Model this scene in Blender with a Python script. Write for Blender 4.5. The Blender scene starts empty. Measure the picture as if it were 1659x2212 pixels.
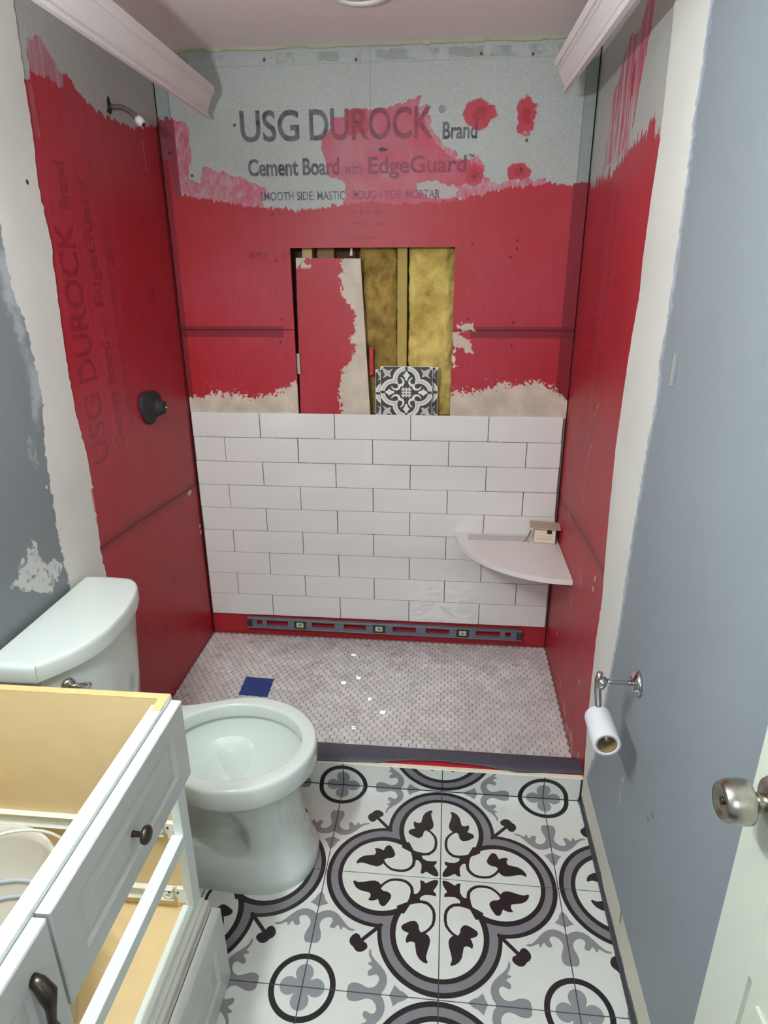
import bpy, bmesh, math, random
import numpy as np
from mathutils import Matrix, Vector, noise as mnoise

random.seed(7)
rng = np.random.RandomState(7)
SC = bpy.context.scene
COL = SC.collection

# ------------------------------------------------------------------ camera
W = 1.5                 # width of the room and of the shower alcove
CEIL = 2.28
CAM = Vector((1.0403, -2.5324, 1.5950))
YAW, PITCH, ROLL = -0.0979, -0.36188, -0.00549
fw = Vector((math.sin(YAW) * math.cos(PITCH), math.cos(YAW) * math.cos(PITCH), math.sin(PITCH)))
rt = Vector((math.cos(YAW), -math.sin(YAW), 0))
up = rt.cross(fw)
rt2 = rt * math.cos(ROLL) + up * math.sin(ROLL)
up2 = -rt * math.sin(ROLL) + up * math.cos(ROLL)
cam = bpy.data.cameras.new('camera')
cam.sensor_fit = 'VERTICAL'
cam.sensor_height = 36
cam.lens = 1405.86 / 2212 * 36
cam.clip_start = 0.02
cam_o = bpy.data.objects.new('camera', cam)
COL.objects.link(cam_o)
m = Matrix((rt2, up2, -fw)).transposed().to_4x4()
m.translation = CAM
cam_o.matrix_world = m
SC.camera = cam_o

# ------------------------------------------------------------------ world, exposure
SC.view_settings.view_transform = 'Standard'
SC.view_settings.look = 'None'
SC.view_settings.exposure = 0.1
SC.view_settings.gamma = 1.0
SC.view_settings.use_curve_mapping = False
wd = bpy.data.worlds.new('world')
SC.world = wd
wd.use_nodes = True
wd.node_tree.nodes['Background'].inputs[0].default_value = (0.80, 0.88, 1.0, 1)
wd.node_tree.nodes['Background'].inputs[1].default_value = 0.4
BULB = 565.0           # strength of the vanity bulbs
FILL = 9.0            # watts of the unseen fill lamp added behind the open doorway

SC.cycles.blur_glossy = 0.0
SC.cycles.sample_clamp_indirect = 60.0

hl = bpy.data.lights.new('fill_lamp', 'AREA')
hl.shape = 'RECTANGLE'
hl.size, hl.size_y = 0.7, 0.9
hl.energy = FILL
hl.color = (0.96, 0.97, 1.0)
hlo = bpy.data.objects.new('fill_lamp', hl)
hlo.location = (1.0, -3.6, 1.95)
hlo.rotation_euler = (math.radians(72), 0, 0)
COL.objects.link(hlo)


# ------------------------------------------------------------------ helpers: colour, materials
def lin(c):
    c = c / 255.0
    return c / 12.92 if c <= 0.04045 else ((c + 0.055) / 1.055) ** 2.4


def rgb(r, g, b):
    return (lin(r), lin(g), lin(b), 1.0)


def mat(name, col, rough=0.5, metal=0.0, bump=0.0, scale=60.0, vary=0.0, spec=0.5, coat=0.0, trans=0.0, alpha=1.0):
    m = bpy.data.materials.new(name)
    m.use_nodes = True
    nt = m.node_tree
    b = nt.nodes['Principled BSDF']
    b.inputs['Base Color'].default_value = rgb(*col)
    b.inputs['Roughness'].default_value = rough
    b.inputs['Metallic'].default_value = metal
    b.inputs['Specular IOR Level'].default_value = spec
    b.inputs['Coat Weight'].default_value = coat
    b.inputs['Coat Roughness'].default_value = 0.025
    b.inputs['Transmission Weight'].default_value = trans
    b.inputs['Alpha'].default_value = alpha
    if bump or vary:
        tc = nt.nodes.new('ShaderNodeTexCoord')
        n = nt.nodes.new('ShaderNodeTexNoise')
        n.inputs['Scale'].default_value = scale
        n.inputs['Detail'].default_value = 6
        nt.links.new(tc.outputs['Object'], n.inputs['Vector'])
        if bump:
            bp = nt.nodes.new('ShaderNodeBump')
            bp.inputs['Strength'].default_value = bump
            bp.inputs['Distance'].default_value = 0.004
            nt.links.new(n.outputs['Fac'], bp.inputs['Height'])
            nt.links.new(bp.outputs['Normal'], b.inputs['Normal'])
        if vary:
            mx = nt.nodes.new('ShaderNodeMix')
            mx.data_type = 'RGBA'
            mx.inputs[6].default_value = rgb(*[max(0, k * (1 - vary)) for k in col])
            mx.inputs[7].default_value = rgb(*[min(255, k * (1 + vary)) for k in col])
            nt.links.new(n.outputs['Fac'], mx.inputs[0])
            nt.links.new(mx.outputs[2], b.inputs['Base Color'])
    return m


def make_image(name, arr):
    h, w = arr.shape[:2]
    im = bpy.data.images.new(name, w, h)
    a = np.ones((h, w, 4), np.float32)
    a[..., :3] = np.clip(arr, 0, 1)
    im.pixels.foreach_set(a.ravel())
    im.update()
    im.pack()
    return im


def mat_img(name, arr, rough=0.5, bump=0.0, scale=300, spec=0.5):
    m = mat(name, (128, 128, 128), rough, bump=bump, scale=scale, spec=spec)
    nt = m.node_tree
    t = nt.nodes.new('ShaderNodeTexImage')
    t.image = make_image(name, arr)
    t.extension = 'EXTEND'
    nt.links.new(t.outputs['Color'], nt.nodes['Principled BSDF'].inputs['Base Color'])
    return m


# ------------------------------------------------------------------ helpers: painting arrays
def noise2(h, w, cell, seed, octaves=4, aspect=1.0, gain=0.5):
    r = np.random.RandomState(seed)
    out = np.zeros((h, w), np.float32)
    amp, tot = 1.0, 0.0
    for o in range(octaves):
        cy, cx = max(cell * aspect, 1.0), max(cell, 1.0)
        gh, gw = int(h / cy) + 3, int(w / cx) + 3
        g = r.rand(gh, gw).astype(np.float32)
        y = np.arange(h) / cy
        x = np.arange(w) / cx
        y0, x0 = y.astype(int), x.astype(int)
        fy, fx = y - y0, x - x0
        fy, fx = (fy * fy * (3 - 2 * fy))[:, None], (fx * fx * (3 - 2 * fx))[None, :]
        rows = g[y0] * (1 - fy) + g[y0 + 1] * fy
        out += amp * (rows[:, x0] * (1 - fx) + rows[:, x0 + 1] * fx)
        tot += amp
        amp *= gain
        cell /= 2.0
    return out / tot


class Canvas:
    """A painted surface in metres: s to the right, t upward."""

    def __init__(self, s0, s1, t0, t1, ppm, base, seed=1):
        self.s0, self.s1, self.t0, self.t1, self.ppm = s0, s1, t0, t1, ppm
        self.w, self.h = int((s1 - s0) * ppm), int((t1 - t0) * ppm)
        self.S = (s0 + (np.arange(self.w) + .5) / ppm).astype(np.float32)[None, :]
        self.T = (t0 + (np.arange(self.h) + .5) / ppm).astype(np.float32)[:, None]
        self.a = np.ones((self.h, self.w, 3), np.float32) * (np.array(base, np.float32) / 255)
        self.seed = seed

    def n(self, size, octaves=4, aspect=1.0, k=0):
        self.seed += 1
        return noise2(self.h, self.w, size * self.ppm, self.seed * 13 + k, octaves, aspect)

    def put(self, mask, col):
        mask = np.clip(mask, 0, 1)[..., None]
        col = np.asarray(col, np.float32)
        if col.ndim == 1:
            col = col / 255
        self.a = self.a * (1 - mask) + col * mask

    def poly(self, pts, rough=0.0, cell=0.03, soft=1.0):
        """Mask of a polygon whose outline is displaced by noise."""
        s = np.broadcast_to(self.S, (self.h, self.w))
        t = np.broadcast_to(self.T, (self.h, self.w))
        if rough:
            s = s + (self.n(cell) - .5) * rough * 2
            t = t + (self.n(cell) - .5) * rough * 2
        inside = np.zeros((self.h, self.w), bool)
        n = len(pts)
        for i in range(n):
            (x1, y1), (x2, y2) = pts[i], pts[(i + 1) % n]
            if y1 == y2:
                continue
            c = (t > y1) != (t > y2)
            inside ^= c & (s < (x2 - x1) * (t - y1) / (y2 - y1) + x1)
        return inside.astype(np.float32)

    def curve_s(self, pts):
        p = sorted(pts)
        return np.interp(self.S[0], [q[0] for q in p], [q[1] for q in p])[None, :].astype(np.float32)

    def curve_t(self, pts):
        p = sorted((q[1], q[0]) for q in pts)
        return np.interp(self.T[:, 0], [q[0] for q in p], [q[1] for q in p])[:, None].astype(np.float32)

    def disc(self, s, t, rs, rt_, rough=0.35, cell=0.012):
        d = np.sqrt(((self.S - s) / rs) ** 2 + ((self.T - t) / rt_) ** 2)
        if rough:
            d = d + (self.n(cell) - .5) * 2 * rough
        return np.clip((1.0 - d) * 6, 0, 1)


_txt = {}


def text_tris(s, bold=0.0):
    key = (s, bold)
    if key not in _txt:
        cu = bpy.data.curves.new('t', 'FONT')
        cu.body = s
        cu.offset = bold
        cu.resolution_u = 4
        o = bpy.data.objects.new('t', cu)
        COL.objects.link(o)
        dg = bpy.context.evaluated_depsgraph_get()
        me = o.evaluated_get(dg).to_mesh()
        me.calc_loop_triangles()
        co = np.array([v.co[:2] for v in me.vertices])
        tr = np.array([t.vertices[:] for t in me.loop_triangles])
        bpy.data.objects.remove(o)
        bpy.data.curves.remove(cu)
        mn, mx = co.min(0), co.max(0)
        _txt[key] = (co, tr, mn, mx)
    return _txt[key]


def draw_text(cv, s, a0, a1, b0, b1, place, bold=0.0, base=None):
    """Rasterise text filling a0..a1 along and b0..b1 up; place(a, b) gives canvas coordinates."""
    co, tr, mn, mx = text_tris(s, bold)
    a = a0 + (co[:, 0] - mn[0]) / (mx[0] - mn[0]) * (a1 - a0)
    if base is None:
        b = b0 + (co[:, 1] - mn[1]) / (mx[1] - mn[1]) * (b1 - b0)
    else:          # cap height given, descenders hang below
        b = b0 + co[:, 1] / base * (b1 - b0)
    S, T = place(a, b)
    X = (S - cv.s0) * cv.ppm
    Y = (T - cv.t0) * cv.ppm
    mask = np.zeros((cv.h, cv.w), np.float32)
    for i, j, k in tr:
        xs, ys = X[[i, j, k]], Y[[i, j, k]]
        x0, x1 = max(int(xs.min()), 0), min(int(xs.max()) + 2, cv.w)
        y0, y1 = max(int(ys.min()), 0), min(int(ys.max()) + 2, cv.h)
        if x1 <= x0 or y1 <= y0:
            continue
        px = np.arange(x0, x1)[None, :] + .5
        py = np.arange(y0, y1)[:, None] + .5
        d = (xs[1] - xs[0]) * (ys[2] - ys[0]) - (xs[2] - xs[0]) * (ys[1] - ys[0])
        if abs(d) < 1e-9:
            continue
        l1 = ((px - xs[0]) * (ys[2] - ys[0]) - (xs[2] - xs[0]) * (py - ys[0])) / d
        l2 = ((xs[1] - xs[0]) * (py - ys[0]) - (px - xs[0]) * (ys[1] - ys[0])) / d
        mask[y0:y1, x0:x1] = np.maximum(mask[y0:y1, x0:x1], ((l1 >= -.02) & (l2 >= -.02) & (l1 + l2 <= 1.02)).astype(np.float32))
    m2 = mask.copy()
    for dy, dx in ((1, 0), (-1, 0), (0, 1), (0, -1)):
        m2 += np.roll(mask, (dy, dx), (0, 1))
    return m2 / 5


def board_print(cv, place, weight=1.0):
    """The printing of the cement board; a runs 0..0.82 along the line, b 0 at the big baseline."""
    m = np.zeros((cv.h, cv.w), np.float32)
    T = lambda *a, **k: np.maximum(m, draw_text(cv, *a, **k))
    m = T('USG', 0.000, 0.208, 0.0, 0.096, place, bold=0.015)
    m = T('DUROCK', 0.245, 0.672, 0.0, 0.096, place, bold=0.015)
    m = T('\u00ae', 0.690, 0.712, 0.075, 0.097, place, bold=0.01)
    m = T('Brand', 0.705, 0.822, -0.004, 0.048, place, bold=0.02)
    m = T('Cement Board', 0.018, 0.345, -0.107, -0.052, place, bold=0.024)
    m = T('with', 0.365, 0.425, -0.107, -0.068, place)
    m = T('EdgeGuard', 0.448, 0.790, -0.122, -0.052, place, bold=0.020)
    m = T('TM', 0.795, 0.815, -0.062, -0.050, place, bold=0.01)
    m = T('SMOOTH SIDE: MASTIC \u00b7 ROUGH SIDE: MORTAR', 0.055, 0.700, -0.186, -0.158, place, bold=0.005)
    # the small illegible lines beneath
    n = noise2(cv.h, cv.w, 0.006 * cv.ppm, 77, 2)
    S = np.broadcast_to(cv.S, (cv.h, cv.w))
    Tt = np.broadcast_to(cv.T, (cv.h, cv.w))
    for b in (-0.235, -0.272, -0.318):
        p0 = place(np.array([0.375, 0.500]), np.array([b, b + 0.012]))
        s_lo, s_hi = min(p0[0]), max(p0[0])
        t_lo, t_hi = min(p0[1]), max(p0[1])
        box = (S > s_lo) & (S < s_hi) & (Tt > t_lo) & (Tt < t_hi)
        m = np.maximum(m, box * (n > .5) * .8)
    wear = np.clip(1.25 - 1.1 * noise2(cv.h, cv.w, 0.02 * cv.ppm, 33, 4), 0.62, 1)
    return m * wear * weight


RED = np.array((178, 34, 56), np.float32)


def red_field(cv):
    """Colour of the brushed waterproofing: crimson with pinker, thinner areas."""
    n1 = cv.n(0.30, 4)[..., None]
    n2 = cv.n(0.012, 3, aspect=5)[..., None]
    k = np.clip((n1 - .35) * 2.4, 0, 1)
    c = np.array((170, 32, 42)) * (1 - k) + np.array((174, 48, 63)) * k
    return (c * (0.95 + 0.10 * n2) / 255).astype(np.float32)


def cement_base(cv):
    n = cv.n(0.004, 2)[..., None]
    n2 = cv.n(0.25, 3)[..., None]
    cv.a *= 0.90 + 0.12 * n + 0.08 * n2


def splatter_edge(cv, mortar_top, thick=0.03):
    """Ragged mortar mask under the curve mortar_top with flecks above it."""
    n = cv.n(0.016, 5) * .5 + cv.n(0.0065, 3) * .5
    d = (mortar_top - cv.T) / thick + (n - .5) * 4.2
    return np.clip(d * 5, 0, 1)


MORTAR = (205, 190, 172)
CEM = (170, 173, 168)


def mortar_col(cv):
    n = cv.n(0.05, 5)[..., None]
    return (np.array(MORTAR) / 255 * (0.86 + 0.24 * n)).astype(np.float32)


# ------------------------------------------------------------------ paint: back wall
def paint_back():
    cv = Canvas(0, 1.5, 0, CEIL, 800, CEM, 10)
    cement_base(cv)
    S, T = cv.S, cv.T
    # printed band along the top edge, tape at the corners, pencil line
    band = ((T > 2.232) & (T < 2.262)) * np.clip((cv.n(0.03, 2) - .45) * 6, 0, 1) * .35
    cv.put(band, (110, 112, 108))
    cv.put(((T > 2.226) & (T < 2.229)) * 0.25 * np.ones_like(S), (110, 110, 108))
    tape = ((S < 0.045) | (S > 1.462)) & (T > 0)
    cv.put(tape * .55, (118, 130, 128))
    edge = ((S > 0.043) & (S < 0.047)) | ((S > 1.460) & (S < 1.4635))
    cv.put(edge * .4, (80, 88, 88))
    cv.put(((abs(S - 0.752) < .0012) & (T > 1.86)) * .45, (110, 110, 110))
    txt = board_print(cv, lambda a, b: (0.294 + a, 2.001 + b))
    cv.put(txt * .95, (44, 40, 54))
    # waterproofing
    line = cv.curve_s([(0.026, 1.95), (0.03, 1.833), (0.091, 1.84), (0.141, 1.824), (0.244, 1.813), (0.345, 1.797), (0.481, 1.786), (0.582, 1.791), (0.633, 1.802), (0.683, 1.808), (0.848, 1.8), (1.011, 1.809), (1.075, 1.814), (1.154, 1.828), (1.233, 1.846), (1.311, 1.854), (1.389, 1.856), (1.498, 1.856)])
    red = red_field(cv)
    brush = cv.n(0.007, 3, aspect=2.5)
    pink = np.maximum(
        cv.poly([(0.045, 2.077), (0.088, 2.073), (0.106, 2.045), (0.106, 1.973), (0.094, 1.892), (0.13, 1.877), (0.152, 1.925), (0.285, 1.894), (0.375, 1.854), (0.345, 1.78), (0.02, 1.78)], .012, .02),
        cv.poly([(1.047, 1.934), (1.125, 1.947), (1.144, 1.876), (1.192, 1.861), (1.231, 1.867), (1.357, 1.868), (1.344, 1.837), (1.051, 1.812)], .016, .02))
    pink = np.maximum(pink, cv.poly([(0.90, 2.08), (0.945, 2.11), (0.97, 2.02), (1.01, 1.97), (1.06, 1.94), (1.0, 1.90), (0.9, 1.9)], .02, .02))
    cv.put(pink * np.clip(.62 + (brush - .5) * .9 + (cv.n(.03) - .5) * .6, 0.2, .92), (190, 80, 102))
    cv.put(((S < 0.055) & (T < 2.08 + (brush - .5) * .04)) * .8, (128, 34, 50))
    blob = cv.poly([(0.574, 2.007), (0.588, 1.942), (0.605, 1.884), (0.643, 1.879), (0.659, 1.869), (0.652, 1.78), (1.06, 1.78), (1.05, 1.841), (1.089, 1.862), (1.119, 1.905), (1.10, 1.928), (1.047, 1.934), (1.006, 1.963), (0.982, 1.984), (0.958, 2.013), (0.938, 2.052), (0.91, 2.082), (0.928, 2.125), (0.886, 2.12), (0.831, 2.098), (0.737, 2.092), (0.665, 2.091), (0.66, 2.072), (0.617, 2.068), (0.61, 2.027)], .010, .02)
    blob *= 1 - cv.poly([(0.904, 1.862), (0.952, 1.872), (1.009, 1.863), (1.074, 1.848), (1.091, 1.819), (1.01, 1.812), (0.945, 1.82)], .014, .02) * .85
    cv.put(blob * np.clip(.80 + (cv.n(.05) - .5) * .5, 0, .95), (184, 64, 84))
    cv.put(cv.poly([(0.667, 2.091), (0.737, 2.093), (0.744, 2.024), (0.671, 2.016)], .006, .01) * .8, (176, 46, 58))
    cv.put(np.clip((line - T + (brush - .5) * .022 + (cv.n(.03) - .5) * .02) * 220, 0, 1) * .97, red)
    blobs = np.zeros_like(line * T)
    for s, t, a, b in ((1.122, 2.070, .055, .045), (1.277, 2.060, .036, .056), (1.112, 1.886, .034, .042), (1.264, 1.895, .040, .030)):
        bl = cv.disc(s, t, a, b, .42, .022)
        blobs = np.maximum(blobs, bl)
        cv.put(bl * (.80 + .18 * brush), (180, 46, 60))
        cv.put(cv.disc(s, t, a * .5, b * .5, .5, .02) * .4, (150, 26, 40))
    # print showing faintly through the coat
    cv.put(txt * .55 * ((T < line) | (blob > .3) | (pink > .3) | (blobs > .3)), (84, 34, 56))
    m = draw_text(cv, '891', 0.293, 0.357, 1.622, 1.644, lambda a, b: (a, b), bold=.01)
    m = np.maximum(m, draw_text(cv, '07', 0.415, 0.452, 1.622, 1.644, lambda a, b: (a, b), bold=.01))
    cv.put(m * .55, (96, 20, 30))
    cv.put(cv.poly([(.778, 1.972), (.790, 1.978), (.800, 1.974), (.812, 1.971), (.802, 1.964), (.786, 1.965)], .002, .01) * .9, (44, 34, 50))
    cv.put(cv.poly([(.022, 1.978), (.046, 1.975), (.024, 1.968)], .002, .01) * .8, (60, 30, 46))
    # taped seam and corner tape darkening the coat
    seam = ((T > 1.337) & (T < 1.379) & ((S < .405) | (S > 1.12))) * 1.0
    cv.put(seam * .55, (98, 20, 34))
    cv.put(((abs(T - 1.366) < .002) & ((S < .448) | (S > 1.052))) * .55, (80, 16, 28))
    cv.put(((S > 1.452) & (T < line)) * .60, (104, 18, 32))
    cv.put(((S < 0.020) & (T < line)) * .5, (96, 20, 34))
    # screws
    for s, t in [(0.274, 2.055), (0.703, 2.056), (0.393, 2.245), (0.705, 2.236), (1.119, 2.241), (1.286, 2.235), (0.103, 1.9), (0.391, 1.772), (1.115, 1.664), (1.273, 1.675), (1.273, 1.649), (1.252, 1.62), (1.275, 1.31), (0.392, 1.319), (0.402, 1.402), (1.109, 1.407), (1.276, 1.394), (1.283, 1.988), (0.391, 1.614), (1.112, 1.883), (1.27, 1.901), (0.698, 1.831)]:
        cv.put(cv.disc(s, t, .0055, .0055, .15, .006) * .75, (58, 30, 38))
    # bare mortar above the tiling
    top = np.where(S < .75, cv.curve_s([(-0.003, 1.102), (0.065, 1.107), (0.124, 1.119), (0.181, 1.12), (0.256, 1.106), (0.332, 1.118), (0.39, 1.144), (0.457, 1.171)]),
                   cv.curve_s([(1.044, 1.127), (1.101, 1.131), (1.189, 1.145), (1.249, 1.172), (1.31, 1.166), (1.378, 1.18), (1.44, 1.162), (1.478, 1.127), (1.502, 1.095)]))
    mort = mortar_col(cv)
    grow = np.where(T > 1.0, 1.0, 0.0)
    cv.put(splatter_edge(cv, top, .022) * grow, mort)
    patch = cv.poly([(1.053, 1.393), (1.1, 1.387), (1.129, 1.395), (1.160, 1.370), (1.112, 1.356), (1.090, 1.345), (1.130, 1.330), (1.128, 1.285), (1.075, 1.262), (1.090, 1.240), (1.053, 1.225)], .018, .02)
    cv.put(patch * (cv.n(.03, 4) > .46), mort)
    cv.put((abs(S - .75) > .3) * (T > 1.1) * (T < 1.19) * np.clip((cv.n(.008, 2) - .86) * 30, 0, 1), mort)
    cv.put(((T < 1.036) & (T >= .114)) * np.ones_like(S), (104, 98, 94))
    low = np.where(T < .114, 1, 0)
    cv.put(low * .9 * np.ones_like(S), (164, 36, 44))
    return cv.a


# ------------------------------------------------------------------ paint: side walls of the alcove
def paint_left():
    cv = Canvas(-0.86, 0.02, 0, CEIL, 700, (168, 166, 162), 40)
    cement_base(cv)
    S, T = cv.S, cv.T
    red = red_field(cv)
    drip = cv.n(0.012, 4, aspect=14)
    txt = board_print(cv, lambda a, b: (-0.66 - b, 1.035 + a))
    pk = cv.poly([(-0.736, 2.117), (-0.668, 2.138), (-0.637, 2.106), (-0.566, 2.053), (-0.58, 2.02), (-0.754, 2.02)], .012, .02)
    cv.put(pk * np.clip(.25 + (drip - .3) * 1.2, 0.1, .7), (170, 66, 92))
    line = cv.curve_s([(-0.86, 2.03), (-0.774, 2.029), (-0.75, 2.025), (-0.744, 2.045), (-0.68, 2.05), (-0.595, 2.043), (-0.588, 2.080), (-0.575, 2.082), (-0.52, 2.055), (-0.509, 2.04), (-0.419, 2.024), (-0.385, 2.018), (-0.284, 2.022), (-0.196, 2.016), (-0.043, 2.054), (0.077, 2.06)])
    cv.put(np.clip((line - T + (drip - .5) * .03) * 250, 0, 1) * .97, red * .97)
    cv.put(((S > -.775) & (S < -.745) & (T > 1.90) & (T < 2.02)) * np.clip((drip - .35) * 3, 0, .5), (165, 120, 128))
    cv.put(txt * .50 * (T < line), (84, 22, 40))
    cv.put(((T < line) * np.clip((drip - .56) * 2.0, 0, .16)), (130, 30, 42))
    seam = cv.curve_s([(-0.86, .787), (-0.775, 0.786), (-0.546, 0.775), (-0.065, 0.736), (0.02, .735)])
    cv.put(np.exp(-((T - seam) / .022) ** 2) * .45, (92, 18, 32))
    cv.put((abs(T - seam - .004) < .0015) * .5, (70, 14, 24))
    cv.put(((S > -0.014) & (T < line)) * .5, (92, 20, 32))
    for s, t in ((-.10, .75), (-.46, 1.62), (-.20, 1.50), (-.33, .45), (-.60, .38), (-.44, .30)):
        cv.put(cv.disc(s, t, .012, .035, .4, .01) * .3, (90, 14, 26))
    mort = mortar_col(cv)
    cv.put(cv.disc(-.085, .725, .020, .013, .5, .01), mort)
    cv.put(((S > -.08) & (T > .5) & (T < .7)) * np.clip((cv.n(.010, 3) - .80) * 30, 0, 1), mort)
    cv.put(((T > .03) & (T < .16)) * np.clip((cv.n(.012, 2) - .86) * 30, 0, 1) * (S > -.3), mort)
    cv.put(cv.disc(-.018, .52, .010, .012, .4, .008), mort)
    cv.put(cv.disc(-.018, .55, .010, .010, .4, .008), mort)
    cv.put((abs(S + .13 + (T - 1.93) * .06) < .0022 + (drip - .5) * .003) * ((T < 1.995) & (T > 1.90)) * .8, (200, 150, 150))
    return cv.a


def paint_right():
    cv = Canvas(-0.90, 0.02, 0, CEIL, 700, (178, 178, 172), 80)
    cement_base(cv)
    S, T = cv.S, cv.T
    red = red_field(cv)
    drip = cv.n(0.010, 4, aspect=14)
    txt = board_print(cv, lambda a, b: (-0.352 + b, 1.00 + a), .9)
    pk = cv.poly([(-0.20, 1.87), (-0.216, 1.99), (-0.23, 2.06), (-0.29, 2.085), (-0.345, 2.155), (-0.40, 2.165), (-0.48, 2.158), (-0.545, 2.20), (-0.60, 2.22), (-0.60, 2.12), (-0.56, 2.02), (-0.52, 1.98), (-0.50, 1.92), (-0.50, 1.88), (-0.353, 1.88)], .02, .03)
    cv.put(pk * np.clip((drip - .30) * 2.6, 0.05, .85), (188, 56, 88))
    cv.put(cv.disc(-.47, 2.045, .022, .045, .25, .02) * .8, (190, 28, 48))
    cv.put((abs(S + .565 + (T - 2.1) * .25) < .006) * (T > 1.93) * .7, (176, 30, 56))
    line = cv.curve_s([(-0.9, 1.86), (-0.835, 1.846), (-0.792, 1.862), (-0.751, 1.887), (-0.70, 1.93), (-0.682, 1.894), (-0.612, 1.891), (-0.533, 1.893), (-0.48, 1.882), (-0.43, 1.868), (-0.309, 1.855), (-0.184, 1.845), (-0.065, 1.85), (0.02, 1.85)])
    cv.put(np.clip((line - T + (drip - .5) * .09) * 200, 0, 1) * .97, red)
    cv.put(txt * .50 * (T < line), (104, 20, 40))
    cv.put(((T < line) * np.clip((drip - .58) * 2.0, 0, .18)), (140, 30, 44))
    seam = cv.curve_s([(-0.9, .775), (-0.809, 0.77), (-0.381, 0.748), (0.023, 0.718)])
    cv.put(np.exp(-((T - seam) / .024) ** 2) * .42, (104, 16, 34))
    cv.put((abs(T - seam - .004) < .0014) * .4, (80, 14, 28))
    cv.put((S > -0.012) * (T > line) * .5 * np.ones_like(T), (120, 130, 128))
    mort = mortar_col(cv)
    # scrapes
    for (s0, t0), (s1, t1), wd_ in (((-.490, 1.195), (-.446, 1.145), .004), ((-.457, 1.057), (-.406, .965), .004), ((-.406, .965), (-.431, .859), .003), ((-.193, .738), (-.244, .690), .004), ((-.489, .631), (-.500, .57), .004), ((-.520, .62), (-.535, .58), .005), ((-.40, .50), (-.41, .43), .004)):
        d = ((S - s0) * (s1 - s0) + (T - t0) * (t1 - t0)) / ((s1 - s0) ** 2 + (t1 - t0) ** 2)
        d = np.clip(d, 0, 1)
        dist = np.sqrt((S - s0 - d * (s1 - s0)) ** 2 + (T - t0 - d * (t1 - t0)) ** 2)
        cv.put(np.clip((wd_ - dist) / .002, 0, 1) * np.clip((cv.n(.008, 3) - .3) * 4, 0, 1) * .85, (222, 190, 190))
    for s, t in ((-.22, .22), (-.66, .30), (-.70, .70), (-.69, .66)):
        cv.put(cv.disc(s, t, .009, .011, .4, .008), mort)
    cv.put((T < .10) * (S < -.3) * np.clip((cv.n(.02, 3) - .60) * 20, 0, 1) * .8, (200, 160, 150))
    return cv.a


def paint_room(side):
    """Skim coat strip, then blue grey paint; s is y."""
    left = side == 'left'
    blue = (120, 126, 130) if left else (138, 146, 152)  # one wall paint; left copy coloured darker to carry its shade
    cv = Canvas(-2.70, -0.70, 0, CEIL, 560, blue, 120 if left else 160)
    S, T = cv.S, cv.T
    cv.a *= .97 + .06 * cv.n(.35, 4)[..., None]
    if left:
        mud = cv.curve_t([(-0.90, 2.28), (-0.93, 2.039), (-0.965, 1.874), (-0.985, 1.70), (-0.984, 1.531), (-0.960, 1.465), (-0.948, 1.291), (-0.976, 1.176), (-0.988, 1.053), (-0.994, 0.923), (-0.992, 0.765), (-0.982, 0.4), (-0.98, 0)])
    else:
        mud = cv.curve_t([(-1.038, 2.28), (-1.038, 2.046), (-1.034, 1.863), (-1.044, 1.699), (-1.047, 1.476), (-1.035, 1.397), (-1.051, 1.329), (-1.03, 1.186), (-1.02, 1.046), (-1.013, 0.857), (-1.013, 0.697), (-0.99, 0.567), (-0.976, 0.452), (-0.95, 0.25), (-0.90, 0.13), (-.89, 0)])
    n = cv.n(.012, 4)
    n2 = cv.n(.05, 4)
    coat = (np.array((212, 210, 203) if left else (222, 221, 213)) / 255 * (.95 + .08 * cv.n(.2, 4)[..., None])).astype(np.float32)
    haze = np.clip((S - mud + (.05 if left else .022) + (n - .5) * .03) * 60, 0, 1)
    fade = np.clip((n - .32) * 3, 0, 1)
    if left:
        cv.put(haze * np.clip(.25 + (n2 - .4) * 3, 0, 1) * ((T > 1.2) & (T < 1.86)) * .75, (176, 180, 190))
    else:
        cv.put(haze * .75, (184, 194, 206))
    cv.put(np.clip((S - mud + (n - .5) * .020) * 300, 0, 1), coat)
    if left:
        p = cv.poly([(-1.127, 0.928), (-1.110, 0.962), (-1.091, 0.918), (-1.078, 0.88), (-1.033, 0.862), (-1.001, 0.838), (-1.045, 0.797), (-1.08, 0.775), (-1.111, 0.794), (-1.155, 0.830), (-1.21, 0.872), (-1.17, 0.884), (-1.149, 0.918)], .022, .03)
        core = cv.disc(-1.08, .865, .10, .085, .35, .03)
        cv.put(np.clip(p * (.55 + core) * np.clip((n - .25) * 4, 0, 1), 0, .92), (200, 200, 196))
        cv.put(cv.disc(-1.03, 1.16, .02, .05, .5, .02) * fade * .5, (170, 174, 178))
        cv.put(cv.disc(-1.003, 1.055, .004, .005, .2, .01), (220, 220, 216))
        cv.put(cv.disc(-.845, 1.79, .006, .006, .1, .01), (40, 38, 38))
        cv.put(np.clip((S - (-.806)) * 60, 0, 1) * ((T > .78) & (T < .98)) * (n2 > .45), (190, 40, 56))
    else:
        cv.put(np.clip((.118 + (n - .5) * .006 - T) * 400, 0, 1) * np.ones_like(S), (206, 204, 188))
        cv.put(np.clip((.026 + (n2 - .5) * .016 - T) * 300, 0, 1) * np.ones_like(S), (84, 86, 88))
        cv.put(cv.disc(-1.345, .100, .008, .03, .5, .02) * .7, (120, 110, 110))
        for s, t in ((-1.42, .50), (-1.40, .47)):
            cv.put(cv.disc(s, t, .008, .006, .6, .01) * .5, (70, 66, 70))
        cv.put(((S > -1.22) & (S < -1.20) & (T > .30) & (T < .42)) * (n > .6) * .4, (210, 212, 214))
    return cv.a


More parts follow.
